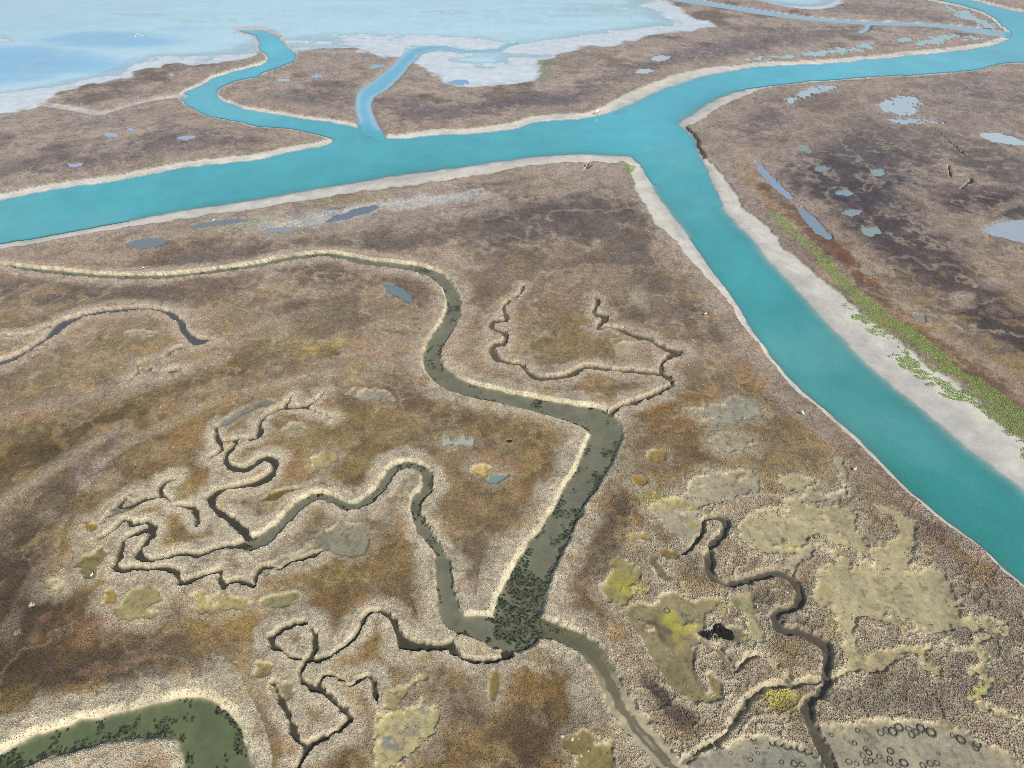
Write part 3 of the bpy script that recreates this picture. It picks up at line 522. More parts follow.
mix(alb(204,190,156), np.exp(-((sdM - .2) / .24) ** 2) * .55 * (sdP > .5) * sm(-.7, .3, N['c'] + N['d']))
GR *= 1 - .7 * wM; veg *= (sdM > .22)
for a in POST: patch(*a)
VEG = np.where((wP + wM > .3)[..., None], VEG, C)
# tidal flat / lagoon
wF = sm(3, -3, sdF)
deep = np.zeros(U.shape)
for (u, v, ru, rv, s) in [(20,62,130,22,1),(-80,70,200,28,1),(120,40,120,14,.8),(30,25,160,12,.45),(200,30,80,7,.5),(460,29,100,6,.7),(570,27,45,4,.5),(620,0,90,5,.25),(540,55,40,4,.25),(350,4,200,9,.4),(470,60,26,3,.35),(790,-2,60,8,1),(320,46,60,1.6,.5),(100,-10,300,18,.3)]:
    dd = np.sqrt(((UW - u) / ru) ** 2 + ((V - v) / rv) ** 2)
    deep = np.maximum(deep, s * sm(1.2, .2, dd))
streak = fbm(X / 3.2, Y, 14, 31, 4); streak2 = fbm(X / 2.5, Y, 45, 37, 3)
zf = -.015 - .34 * deep + .075 * streak + .06 * streak2 + .02 * N['d'] + .09 * sm(26, 2, -sdF) * sm(-60, 60, U) - .10 * sm(45, 20, V) * sm(460, 380, U) - .03*sm(70,10,V)
zf = np.where(V < -8, np.minimum(zf, -.15), zf)
Z = Z * (1 - wF) + zf * wF
flatcol = alb(222,230,234)[None, None] * (1 + .05 * streak + .04 * N['c'])[..., None]  # bluish tint: sky reflected off the wet flat, painted in
C += (flatcol - C) * sm(1.5, -1.5, sdF)[..., None]
patch(594,11,9,2.2,0,(176,160,150),.8); patch(610,9,6,1.6,0,(180,168,158),.7); patch(330,52,40,2.5,0,(190,186,180),.4)
GR *= 1 - .8 * wF; veg *= (sdF > 1.0)
# river and its sandy beaches
beach = sdR / np.maximum(bR, .3)
zb = np.where(sdR > 0, .30 * np.clip(beach, 0, 1.2) + .02 * N['d'], np.maximum(-2.4, sdR * np.where(bR > 5.0, .24, .7)))
wB = np.where(sdR < 0, 1, sm(1.12, .98, beach + .05 * N['d'] + .06 * N['c']))
flatriver = (sdF < 0) & (V < 60)
Z = Z * (1 - wB) + zb * wB
sand = alb(212,207,194) * (1 + .05 * N['c'] + .04 * N['d'] + .05 * N['b'])[..., None]
wS = np.where(sdR < 0, 1, sm(1.1, .95, beach + .06 * N['d'] + .07 * N['c']))
C += (sand - C) * wS[..., None]
mix(alb(178,174,172), sm(.55, 0, beach + .25 * N['c'] + .2*N['b']) * (sdR > 0) * wS * .55)                    # damp foot of the beach
GR *= 1 - .75 * wS; veg *= 1 - wS
darkedge = np.exp(-((beach - 1.08) / .07) ** 2) * (bR > 1.2) * sm(-.3, .5, N['h'] + .3) * (V < 330) * (1-wF)
mix(alb(120,106,94), darkedge * .55)  # shadow line of the beach-top scarp, painted dark
mix(alb(60,52,46), (right > 0) * (bR < 1.6) * sm(2.2, 1.2, sdR) * (sdR > .3) * (V > 126) * (V < 165) * .9)  # bank scarp turned from the sun, its shadow painted dark
# creeks
bedz = {'wet': -.22, 'mud': .08, 'dark': -.16, 'grey': -.12, 'mudline': .02, 'drab': -.03, 'blue': -.5, 'sandy': .10, 'green': -.38}
bedc = {'wet': (146,142,116), 'mud': (172,162,134), 'dark': (90,84,66), 'grey': (112,106,100), 'mudline': (108,96,76), 'drab': (112,103,84), 'blue': (216,220,222), 'sandy': (198,190,180), 'green': (134,142,98)}  # bed colour per creek kind, the lower right one a dull brown
kk = np.clip(kC, 0, None)
bz = np.array([bedz[k] for k in kname])[kk]; bc = np.array([alb(*bedc[k]) for k in kname])[kk]
isblue = np.array([k in ('blue', 'sandy') for k in kname])[kk]
bank = np.where(isblue, 2.5, np.where(kC == len(CREEKS) - 1, 1.35, np.clip(.16 + .24 * hwC, .26, .9)))
prof = sm(1, -.25, sdC / bank)
prof = np.where(kC < 0, 0, prof)
mid = np.clip(1 + sdC / np.maximum(hwC, .2), 0, 1.2)              # 1 at edge, 0 at centre
bz = bz - .10 * (1 - np.clip(mid, 0, 1)) * (hwC > .5) + .03 * N['d']
keep = (sdR > .2) | (isblue & (sdR > -14) & (U < 600))
prof = prof * keep
Z = Z * (1 - prof) + bz * prof
bc = bc * (1 + .14 * N['c'] + .16 * N['d'] + .08 * N['e'])[..., None]
wk = np.array([k in ('wet', 'green') for k in kname])[kk]
wk = np.maximum(wk, (kC == 1) * sm(700, 640, V)); bc = bc + (alb(104,104,76) - bc) * ((kC == 1) * sm(705, 645, V))[..., None]
bc = bc + (alb(58,64,42) - bc) * (wk * sm(.05, .75, .7 * N['h'] + .4 * N['d'] + .4 * N['c']) * .7)[..., None]
mudk = np.array([k == 'mud' for k in kname])[kk]
thread = mudk * sm(.30, .16, np.abs(mid - .15 + .22 * N['b']) + .10 * N['c'])       # dark wet thread in the mud creek
bc = bc + (alb(112,104,84) - bc) * (thread * .8)[..., None]
Z -= .06 * thread * prof
wet = np.where(isblue, sm(.6, -.6, sdC), sm(.30, -.12, sdC)) * keep * (kC >= 0)
C += (bc - C) * wet[..., None]
cream = np.where(isblue, 0, np.exp(-np.maximum((sdC - .5 * bank) / (.45 * bank + .08), -1.1 * (sdC - .5 * bank) / (.5 * bank)) ** 2)) * keep * (kC >= 0) * (sdC < 6) * sm(-1.3, .1, N['b'] + .6 * N['h'])
cstr = np.array([{'wet': .95, 'mud': .6, 'dark': .45, 'grey': .5, 'mudline': .5, 'drab': .38, 'blue': 0, 'sandy': 0, 'green': .95}[k] for k in kname])[kk]
mix(alb(222,210,174), cream * cstr)
GR *= 1 - .7 * np.clip(prof, 0, 1)
veg *= np.where((kC >= 0) & keep & (sdC < .38 * bank + .1 * N['d']), 0, 1)
veg *= np.where(sdR < .2, 0, 1)
# blue-grey stains in the cream mud pan
for (u, v, ru, rv) in [(389,742,6,4),(420,718,6,4),(410,730,18,8)]:
    dd = np.sqrt(((UW - u) / ru) ** 2 + ((VW - v) / rv) ** 2); mix(alb(112,124,124), sm(1.2, .3, dd + .5 * N['e']) * (.75 if ru < 10 else .35))
# regions for the split of the one ground sheet
REG[wS > .5] = 1
REG[(wF > .5) & (sdR > 0)] = 2
REG[inP & (sdP < 0) & (wS < .5) & (wF < .5)] = 1000 + PANIDX[inP & (sdP < 0) & (wS < .5) & (wF < .5)]
cr = (kC >= 0) & (sdC < .5 * bank) & keep
REG[cr] = 3000 + kC[cr]
C = np.clip(C, .004, .9)
print('colours done')

# ------------------------------------------------------------------ mesh helpers
def new_obj(name, me, mat, parent=None):
    o = bpy.data.objects.new(name, me); COL.objects.link(o)
    if mat: me.materials.append(mat)
    if parent: o.parent = parent
    return o

def tag(o, label, cat, kind=None, group=None):
    o['label'] = label; o['category'] = cat
    if kind: o['kind'] = kind
    if group: o['group'] = group
    return o

def raw_mesh(name, verts, faces, k, smooth=False):
    me = bpy.data.meshes.new(name)
    nv, nf = len(verts), len(faces)
    me.vertices.add(nv); me.vertices.foreach_set('co', np.asarray(verts, np.float32).ravel())
    me.loops.add(nf * k); me.loops.foreach_set('vertex_index', np.asarray(faces, np.int32).ravel())
    me.polygons.add(nf); me.polygons.foreach_set('loop_start', np.arange(0, nf * k, k, dtype=np.int32))
    me.update(calc_edges=True)
    if smooth: me.polygons.foreach_set('use_smooth', np.ones(nf, bool))
    return me

def attr_col(me, name, rgb):
    a = me.attributes.new(name, 'FLOAT_COLOR', 'POINT')
    a.data.foreach_set('color', np.concatenate([rgb, np.ones((len(rgb), 1))], 1).astype(np.float32).ravel())
def attr_f(me, name, val):
    a = me.attributes.new(name, 'FLOAT', 'POINT'); a.data.foreach_set('value', np.asarray(val, np.float32).ravel())

def sheet(name, mask, z, smooth=False):
    """faces of the survey grid where mask is true -> one mesh; returns it and the used vertex indices"""
    m = mask[:-1, :-1]
    jj, ii = np.nonzero(m)
    a = jj * NU + ii
    quads = np.stack([a, a + NU, a + NU + 1, a + 1], 1)
    used, inv = np.unique(quads.ravel(), return_inverse=True)
    if len(used) == 0: return None, None
    zz = z.ravel()[used] if isinstance(z, np.ndarray) else np.full(len(used), z)
    me = raw_mesh(name, np.stack([X.ravel()[used], Y.ravel()[used], zz], 1), inv.reshape(-1, 4), 4, smooth)
    return me, used

# ------------------------------------------------------------------ materials
def nodes(name):
    m = bpy.data.materials.new(name); m.use_nodes = True
    nt = m.node_tree; nt.nodes.clear()
    return m, nt, nt.nodes.new, nt.links.new

def noise_node(nt, coord, scale, detail=3, rough=.6):
    n = nt.nodes.new('ShaderNodeTexNoise'); n.inputs['Scale'].default_value = scale
    n.inputs['Detail'].default_value = detail; n.inputs['Roughness'].default_value = rough
    nt.links.new(coord, n.inputs['Vector']); return n

def maprange(nt, src, a, b, c, d):
    n = nt.nodes.new('ShaderNodeMapRange'); nt.links.new(src, n.inputs[0])
    for i, v in enumerate((a, b, c, d)): n.inputs[i + 1].default_value = v
    return n.outputs[0]

def math_node(nt, op, a, b=None):
    n = nt.nodes.new('ShaderNodeMath'); n.operation = op
    for i, s in enumerate((a, b)):
        if s is None: continue
        if isinstance(s, (int, float)): n.inputs[i].default_value = s
        else: nt.links.new(s, n.inputs[i])
    return n.outputs[0]

def soil_material(name, rough=.92, bump=.5, spec=.15):
    m, nt, nn, ln = nodes(name)
    out = nn('ShaderNodeOutputMaterial'); bs = nn('ShaderNodeBsdfPrincipled')
    bs.inputs['Roughness'].default_value = rough; bs.inputs['Specular IOR Level'].default_value = spec
    at = nn('ShaderNodeAttribute'); at.attribute_name = 'col'
    gr = nn('ShaderNodeAttribute'); gr.attribute_name = 'grain'
    tc = nn('ShaderNodeTexCoord')
    n1 = noise_node(nt, tc.outputs['Object'], 3.2, 3, .7)
    n2 = noise_node(nt, tc.outputs['Object'], 1.1, 4, .65)
    n3 = noise_node(nt, tc.outputs['Object'], .22, 4, .6)
    n0 = noise_node(nt, tc.outputs['Object'], 8.0, 2, .7)
    a = math_node(nt, 'ADD', maprange(nt, n1.outputs['Fac'], .3, .7, -.26, .26), maprange(nt, n0.outputs['Fac'], .3, .7, -.45, .45))
    b = maprange(nt, n2.outputs['Fac'], .3, .7, -.30, .30)
    c = maprange(nt, n3.outputs['Fac'], .3, .7, -.12, .12)
    s = math_node(nt, 'ADD', a, b)
    s = math_node(nt, 'MULTIPLY', s, gr.outputs['Fac'])
    s = math_node(nt, 'ADD', s, c); s = math_node(nt, 'ADD', s, 1.0)
    mul = nn('ShaderNodeVectorMath'); mul.operation = 'SCALE'
    ln(at.outputs['Color'], mul.inputs[0]); ln(s, mul.inputs['Scale'])
    ln(mul.outputs[0], bs.inputs['Base Color'])
    bp = nn('ShaderNodeBump'); bp.inputs['Strength'].default_value = bump; bp.inputs['Distance'].default_value = .12
    ln(math_node(nt, 'MULTIPLY', n1.outputs['Fac'], gr.outputs['Fac']), bp.inputs['Height']); ln(bp.outputs[0], bs.inputs['Normal'])
    ln(bs.outputs[0], out.inputs[0]); return m

def water_material(name, wave=.02, rough=.06, use_attr=True, tint=None, mottle=.12):
    m, nt, nn, ln = nodes(name)
    out = nn('ShaderNodeOutputMaterial'); tc = nn('ShaderNodeTexCoord')
    col = nn('ShaderNodeAttribute'); col.attribute_name = 'col'
    op = nn('ShaderNodeAttribute'); op.attribute_name = 'opacity'
    n1 = noise_node(nt, tc.outputs['Object'], .12, 4, .6)
    n2 = noise_node(nt, tc.outputs['Object'], 1.6, 3, .6)
    s = math_node(nt, 'ADD', maprange(nt, n1.outputs['Fac'], .3, .7, -mottle * .5, mottle * .5), maprange(nt, n2.outputs['Fac'], .3, .7, -mottle * .8, mottle * .8))
    s = math_node(nt, 'ADD', s, 1.0)
    mul = nn('ShaderNodeVectorMath'); mul.operation = 'SCALE'; ln(col.outputs['Color'], mul.inputs[0]); ln(s, mul.inputs['Scale'])
    df = nn('ShaderNodeBsdfDiffuse'); ln(mul.outputs[0], df.inputs['Color'])
    tr = nn('ShaderNodeBsdfTransparent'); gl = nn('ShaderNodeBsdfGlossy'); gl.inputs['Roughness'].default_value = rough
    bp = nn('ShaderNodeBump'); bp.inputs['Strength'].default_value = .6; bp.inputs['Distance'].default_value = wave
    ln(n2.outputs['Fac'], bp.inputs['Height']); ln(bp.outputs[0], gl.inputs['Normal'])
    lw_ = nn('ShaderNodeLayerWeight'); lw_.inputs['Blend'].default_value = .5; ln(bp.outputs[0], lw_.inputs['Normal'])
    f5 = math_node(nt, 'ADD', math_node(nt, 'MULTIPLY', math_node(nt, 'POWER', lw_.outputs['Facing'], 5.0), .98), .02)
    m1 = nn('ShaderNodeMixShader'); ln(op.outputs['Fac'], m1.inputs[0]); ln(tr.outputs[0], m1.inputs[1]); ln(df.outputs[0], m1.inputs[2])
    m2 = nn('ShaderNodeMixShader'); ln(f5, m2.inputs[0]); ln(m1.outputs[0], m2.inputs[1]); ln(gl.outputs[0], m2.inputs[2])
    ln(m2.outputs[0], out.inputs[0]); return m

def plant_material(name):
    m, nt, nn, ln = nodes(name)
    out = nn('ShaderNodeOutputMaterial'); bs = nn('ShaderNodeBsdfPrincipled')
    bs.inputs['Roughness'].default_value = .9; bs.inputs['Specular IOR Level'].default_value = .1
    at = nn('ShaderNodeAttribute'); at.attribute_name = 'col'; tc = nn('ShaderNodeTexCoord')
    n1 = noise_node(nt, tc.outputs['Object'], 9.0, 2, .6)
    mul = nn('ShaderNodeVectorMath'); mul.operation = 'SCALE'; ln(at.outputs['Color'], mul.inputs[0])
    ln(maprange(nt, n1.outputs['Fac'], .3, .7, .75, 1.25), mul.inputs['Scale']); ln(mul.outputs[0], bs.inputs['Base Color'])
    ln(bs.outputs[0], out.inputs[0]); return m

def plain_material(name, rgb, rough=.8, var=.25, scale=6):
    m, nt, nn, ln = nodes(name)
    out = nn('ShaderNodeOutputMaterial'); bs = nn('ShaderNodeBsdfPrincipled'); bs.inputs['Roughness'].default_value = rough
    tc = nn('ShaderNodeTexCoord'); n1 = noise_node(nt, tc.outputs['Object'], scale, 3, .6)
    mul = nn('ShaderNodeVectorMath'); mul.operation = 'SCALE'; mul.inputs[0].default_value = tuple(alb(*rgb))
    ln(maprange(nt, n1.outputs['Fac'], .3, .7, 1 - var, 1 + var), mul.inputs['Scale']); ln(mul.outputs[0], bs.inputs['Base Color'])
    ln(bs.outputs[0], out.inputs[0]); return m

M_SOIL = soil_material('marsh_soil'); M_SAND = soil_material('pale_sand', .85, .25); M_FLAT = soil_material('wet_flat', .32, .1, .6); M_MUD = soil_material('bare_mud', .7, .3)
M_WATER = water_material('water_surface', .010, .05, mottle=.10); M_POOL = water_material('still_water', .002, .03, mottle=.06)
M_PLANT = plant_material('marsh_plants')

# ------------------------------------------------------------------ ground sheet, split along its own seams
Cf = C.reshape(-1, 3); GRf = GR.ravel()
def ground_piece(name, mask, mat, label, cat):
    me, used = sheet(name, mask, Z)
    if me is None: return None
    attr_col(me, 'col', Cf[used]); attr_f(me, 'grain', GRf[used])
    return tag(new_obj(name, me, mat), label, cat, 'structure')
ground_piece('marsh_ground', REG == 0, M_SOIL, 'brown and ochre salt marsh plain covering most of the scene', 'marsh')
left_r = REG == 1
side_far = left_r & (V < 150) & (right == 0) & inside([(-900,205),(0,201),(256,160),(335,146),(362,130),(385,138),(512,131),(600,117),(700,78),(1010,40),(1100,-40),(-900,-40)])
s_right = left_r & (right > 0)
ground_piece('river_beach', left_r & ~side_far & ~s_right, M_SAND, 'pale sandy bank and bed on the near side of the turquoise river', 'river bank')
ground_piece('river_beach', s_right, M_SAND, 'wide pale sandy bank with green grass on the right side of the channel', 'river bank')
ground_piece('river_beach', side_far, M_SAND, 'thin pale sandy edge along the far bank of the turquoise river', 'river bank')
ground_piece('tidal_mudflat', REG == 2, M_FLAT, 'pale tidal flat at the edge of the blue lagoon', 'mudflat')
for i, p in enumerate(PANS):
    if p['water']: continue
    ground_piece('mud_pan', REG == 1000 + i, M_MUD, p['label'], 'mud pan')
pondbed = np.zeros(U.shape, bool)
for i, p in enumerate(PANS):
    if p['water']: pondbed |= REG == 1000 + i
ground_piece('pond_bed', pondbed, M_MUD, 'muddy beds under the small ponds of the marsh', 'pond bed')
for i, c in enumerate(CREEKS):
    ground_piece('creek_bed', REG == 3000 + i, M_MUD, c['label'] + ', its muddy bed'.replace(', its', ' on its') if False else 'muddy bed of the ' + ' '.join(c['label'].split()[:11]), 'creek bed')

# ------------------------------------------------------------------ water
def water_piece(name, mask, z, rgb, opac, mat, label, cat):
    me, used = sheet(name, mask, z, True)
    if me is None: return None
    rgb = np.broadcast_to(rgb, U.shape + (3,)).reshape(-1, 3)[used]
    attr_col(me, 'col', rgb); attr_f(me, 'opacity', np.broadcast_to(opac, U.shape).ravel()[used])
    return tag(new_obj(name, me, mat), label, cat, 'structure')

depthR = np.clip(-Z, 0, 3)
riv = (sdR < .8 * np.clip(DIST / 150, .6, 3)) & ~(isblue & (sdC < 0) & (sdR > -3) & (U < 600))
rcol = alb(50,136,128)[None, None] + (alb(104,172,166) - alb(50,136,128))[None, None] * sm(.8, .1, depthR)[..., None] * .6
rcol = rcol + (alb(106,205,225) - rcol) * (np.clip((DIST - 140) / 270, 0, 1) ** .8 * .97)[..., None]  # paler and bluer with camera distance: haze and sky reflection painted in
rcol = rcol * (1 + .07 * N['a'] + .06 * N['g'] + .04 * N['b'] + .03 * N['c'])[..., None]; rcol = rcol + (alb(150,206,206) - rcol) * (sm(.35, 1.0, fbm(X, Y, 60, 95, 4)) * .18)[..., None]
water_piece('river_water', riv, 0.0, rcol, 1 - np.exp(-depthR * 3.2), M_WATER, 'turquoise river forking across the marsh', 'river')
lag = (sdF < 4) & ~riv
lcol = (alb(206,242,252) + (alb(160,212,242) - alb(206,242,252)) * np.clip(sm(.25, .9, deep * sm(320, 120, U) + .25 * streak), 0, 1)[..., None]) * (1 + .05 * streak)[..., None]
water_piece('lagoon_water', lag, 0.0, lcol, np.clip(1 - np.exp(-np.clip(-Z, 0, 3) * 7.0) + .65 * sm(-2, -34, sdF), 0, 1), M_WATER, 'shallow pale blue lagoon stretching to the top left horizon', 'lagoon')
wcol = {'wet': (122,124,106), 'mud': (124,118,98), 'dark': (66,62,50), 'grey': (92,94,94), 'mudline': (84,76,60), 'drab': (90,84,70), 'blue': (128,208,238), 'sandy': (186,210,226), 'green': (100,114,82)}
for i, c in enumerate(CREEKS):
    msk = (kC == i) & (sdC < .6 * bank) & keep & ~riv & ~(lag & (kC < 0))
    k = c['kind']
    wc = np.broadcast_to(alb(*wcol[k]), U.shape + (3,))
    if k == 'blue': wc = wc + (alb(180,216,232) - wc) * (U > 600)[..., None]
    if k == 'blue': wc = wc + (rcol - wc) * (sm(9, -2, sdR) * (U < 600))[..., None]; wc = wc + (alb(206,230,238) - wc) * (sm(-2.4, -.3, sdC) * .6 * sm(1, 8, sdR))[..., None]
    water_piece('creek_water', msk, 0.004 * (i % 3) - .004, wc, 1 - (1 - (sm(9, -2, sdR) * (U < 600) if k == 'blue' else 0)) * np.exp(-np.clip(-Z, 0, 3) * {'blue': 3.0, 'wet': 1.6, 'green': 1.3, 'dark': 2.6}.get(k, 3.5)), M_POOL, c['label'], 'creek')
for i, p in enumerate(PANS):
    if not p['water']: continue
    msk = (PANIDX == i) & (sdP < .2)
    zl = float(np.median(Z[(PANIDX == i) & (sdP < 0)])) + .10 if ((PANIDX == i) & (sdP < 0)).any() else .4
    water_piece('pond_water', msk, zl, alb(*[min(235, q + d) for q, d in zip(p['water'], (38, 42, 32))]), .8, M_POOL, p['label'], 'pond')  # pond colour lightened, reflected sky painted into it
print('ground and water done')

# ------------------------------------------------------------------ marsh plants, countless: one object per kind of growth
CELLX = np.gradient(X, axis=1); CELLY = np.gradient(Y, axis=0)
AREA = np.abs(CELLX * CELLY)
frame = (U > -260) & (U < 1290) & (V > 165) & (V < 1000)
gcx, sh = 0, 0
def scatter(dens, mask):
    lam = np.where(mask & frame, dens * AREA, 0)
    n = rng.poisson(np.clip(lam, 0, 30))
    jj, ii = np.nonzero(n)
    rep = n[jj, ii]; jj = np.repeat(jj, rep); ii = np.repeat(ii, rep)
    jj = np.clip(jj, 0, NV - 2); ii = np.clip(ii, 0, NU - 2)
    f1, f2 = rng.random(len(jj)), rng.random(len(jj))
    def lerp(A):
        return (A[jj, ii] * (1 - f1) + A[jj, ii + 1] * f1) * (1 - f2) + (A[jj + 1, ii] * (1 - f1) + A[jj + 1, ii + 1] * f1) * f2
    return lerp(X), lerp(Y), lerp(Z), jj, ii

def clumps(name, dens, mask, rmin, rmax, hgt, colfun, label, cat, sides=4, zfix=None):
    x, y, z, jj, ii = scatter(dens, mask)
    if zfix is not None: z = np.full_like(z, zfix)
    n = len(x)
    if n == 0: return
    r = rng.uniform(rmin, rmax, n) if not isinstance(rmin, np.ndarray) else (rmin[jj, ii] + (rmax[jj, ii] - rmin[jj, ii]) * rng.random(n))
    h = r * rng.uniform(hgt * .6, hgt * 1.3, n)
    a0 = rng.random(n) * 6.283
    k = sides
    ang = a0[:, None] + np.arange(k)[None] * (2 * np.pi / k)
    rr = r[:, None] * rng.uniform(.7, 1.25, (n, k))
    base = np.stack([x[:, None] + rr * np.cos(ang), y[:, None] + rr * np.sin(ang), np.repeat((z - .05)[:, None], k, 1)], 2)
    r2 = rr * rng.uniform(.5, .85, (n, k))
    ring2 = np.stack([x[:, None] + r2 * np.cos(ang + .3), y[:, None] + r2 * np.sin(ang + .3), (z + h * .65)[:, None] + h[:, None] * rng.uniform(-.25, .3, (n, k))], 2)
    top = np.stack([x + rng.normal(0, .15, n) * r, y + rng.normal(0, .15, n) * r, z + h], 1)[:, None]
    vs = np.concatenate([base, ring2, top], 1)                      # n, 2k+1, 3
    f = []
    for q in range(k):
        q2 = (q + 1) % k
        f += [(q, q2, k + q2), (q, k + q2, k + q), (k + q, k + q2, 2 * k)]
    f = np.array(f)
    faces = (np.arange(n)[:, None, None] * (2 * k + 1) + f[None]).reshape(-1, 3)
    me = raw_mesh(name, vs.reshape(-1, 3), faces, 3)
    c = colfun(VEG[jj, ii], n)
    c = np.repeat(c[:, None], 2 * k + 1, 1)
    attr_col(me, 'col', np.clip(c.reshape(-1, 3), .004, .85))
    print(name, n)
    return tag(new_obj(name, me, M_PLANT), label, cat, 'stuff')

def tone(c, n, lo, hi, light, dark):
    """individual plants: most near the stand's colour, some bleached dead, some dark"""
    f = np.exp(rng.normal(0, .22, n))
    k = rng.random(n)
    f = np.where(k < dark, f * lo, np.where(k > 1 - light, f * hi, f))
    return c * f[:, None] * (1 + rng.normal(0, .022, (n, 3)) + np.array([[.0, .0, -.03]]))

def grey(c, k):
    m = c.mean(1, keepdims=True)
    return c + (m * np.array([[1.07, 1.0, .86]]) - c) * k
fade = np.clip((125 / DIST) ** 2, .06, 1)
greyness = np.clip(lev * (1 - .2 * lowright) + edge_band * .8 + scrub_lr * .85, 0, 1)
pick = (greyness + .25 * N['d'] > .5)
coarse = np.clip(lowright + .35*leftpart, 0, 1)
land = veg > .4
clumps('grey_scrub_vegetation', 30.0 * fade, (land & pick & (N['d'] + .4 * N['c'] + .5 * N['e'] > -1.0)), .045 + .005 * coarse, .095 + .035 * coarse, 1.35, lambda c, n: grey(tone(c * 1.22, n, .42, 1.34, .20, .28), .5), 'pale grey salt scrub growing in belts along the creeks', 'scrub')
clumps('brown_marsh_vegetation', 15.0 * fade, land & ~pick, .045 + .01 * coarse, .105 + .04 * coarse, 1.3, lambda c, n: grey(tone(c * 1.24, n, .42, 1.45, .16, .26), .18), 'low brown, ochre and rusty marsh plants between the creeks', 'marsh plants')

# green grass of the right-hand beach
gw = np.zeros(U.shape)
tmp_[:] = 1.0
def gstroke(pts, w, s):
    l = smooth_line(pts, 4); dd = np.full(U.shape, BIG); hw = px_widths(l, np.full(len(l), w)) / 2
    line_field(l, [np.zeros(len(l)), hw], dd, [np.zeros_like(dd), tmp_], w * 2 + 15)
    np.maximum(gw, s * sm(1.5, .6, dd / np.maximum(tmp_, .05)), out=gw)
gstroke([(772,216),(800,240),(826,267),(848,291),(870,306),(892,326),(922,347),(952,370),(988,397),(1030,426),(1080,462)], 7, .95)
def gpatch(u, v, ru, rv, rot, s=1):
    c, sn = math.cos(math.radians(rot)), math.sin(math.radians(rot))
    ru, rv = ru * 1.15, rv * 1.3
    du, dv = UW - u, VW - v
    d = np.sqrt(((du * c + dv * sn) / ru) ** 2 + ((-du * sn + dv * c) / rv) ** 2)
    np.maximum(gw, s * sm(1.3, .6, d), out=gw)
for a in [(784,228,16,3,40,.6),(806,250,22,4,42,.9),(832,277,24,4,40,1),(858,300,24,4,36,1),(890,325,26,5,35,1),(920,346,26,5,38,1),(950,372,28,5,38,1),(985,398,34,6,36,1),(1030,428,40,8,35,1),(843,309,8,3,10,.7),(860,321,12,3,10,.9),(874,334,10,3,15,.8),(884,342,10,3,20,.8),(893,355,11,3,10,.8),(906,364,10,3,15,.9),(900,362,8,2.5,10,.7),(915,376,13,4,25,.9),(868,308,6,2,0,.6),(930,362,10,3,10,.6),(943,395,18,4,36,1),(965,408,16,3.5,36,.9),(995,424,26,6,32,1),(1020,455,10,5,60,.8),(935,384,12,3,36,.7),(832,297,5,1.6,0,.6),(634,170,5,8,0,.55),(634,182,4,12,0,.5),(540,69,4,10,25,.6)]: gpatch(*a)
for u_, v_ in [(905,352),(885,348),(918,372),(928,381),(941,389),(950,401),(962,399),(975,411),(985,413),(1000,437),(1012,446),(934,371),(880,329),(895,340),(910,381),(956,386),(970,396),(1005,421),(1018,433),(872,322),(860,312),(848,303),(899,366),(921,390),(944,405),(990,428)]: gpatch(u_, v_, 7 + 4 * ((u_ * 7) % 5) / 5, 1.7, 14, .85)
gmask = (gw > .12) & (gw + .30 * N['c'] + .30 * N['d'] > .42) & (sdR > .5) & (V > 150)
clumps('bank_grass', 60.0 * sm(.3, .8, gw + .3 * N['c'] + .3 * N['e']) * np.clip((190 / DIST) ** 2, .05, 1), gmask, .05, .14, .9, lambda c, n: (alb(106,138,64) + (alb(152,164,94) - alb(106,138,64)) * rng.random(n)[:, None]) * np.exp(rng.normal(0, .22, n))[:, None] * (1 + rng.normal(0, .06, (n, 3))), 'bright green grass in strips along the right-hand sandy bank', 'grass')
# water weed in the wide creeks
wide = (np.array([k in ('wet', 'green') for k in kname])[kk] | ((kC == 1) & (V < 690))) & (kC >= 0)
weedy = np.where(kC == len(CREEKS) - 1, .24, np.where((V > 415) & (hwC > 1.6), .10 + .12 * sm(480, 640, V), -.10))
edge_w = sm(-1.2, -.3, sdC)
edge_weed = sm(.2,1,edge_w)*.25  # more weed towards the creek edges
wsoft = sm(.26, .7, N['c'] * .55 + N['d'] * .45 + .5 * N['h'] + weedy + edge_weed + .12 + .3 * sm(1.3, .5, np.hypot((U - 505) / 40, (V - 615) / 40))) * (.25 + .75 * sm(-.3, .5, N['e']))
wmask = wide & (sdC < -.05) & keep & (wsoft > 0) # (N['c'] * .5 + N['d'] * .8 + weedy + shadeside > .30)
clumps('water_weed', 22.0 * wsoft * np.clip((120 / DIST) ** 2, .2, 1), wmask, .08, .30, .25, lambda c, n: (alb(34,40,28) + (alb(96,102,70) - alb(34,40,28)) * (rng.random(n) ** 1.6)[:, None]) * np.exp(rng.normal(0, .2, n))[:, None], 'dark green weed lying in the shallow water of the wide creeks', 'water weed', zfix=.012)
# yellow-green fringe plants
yel = (C[..., 1] > C[..., 2] * 2.6) & (C[..., 0] < C[..., 1] * 1.25) & land & (V > 480) & (U > 500)
clumps('yellow_green_vegetation', 9.0, yel, .08, .2, .6, lambda c, n: tone(c * 1.2, n, .6, 1.3, .2, .2), 'yellow-green low plants fringing the mud at lower right', 'marsh plants')

# ------------------------------------------------------------------ countable things
def zat(u, v):
    j = min(max(int(round(np.interp(v, va, np.arange(NV)))), 0), NV - 1); i = min(max(int(round(np.interp(u, ua, np.arange(NU)))), 0), NU - 1)
    return float(Z[j, i])
def place(u, v, dz=0.0):
    x, y = ground(u, v); return (float(x), float(y), zat(u, v) + dz)

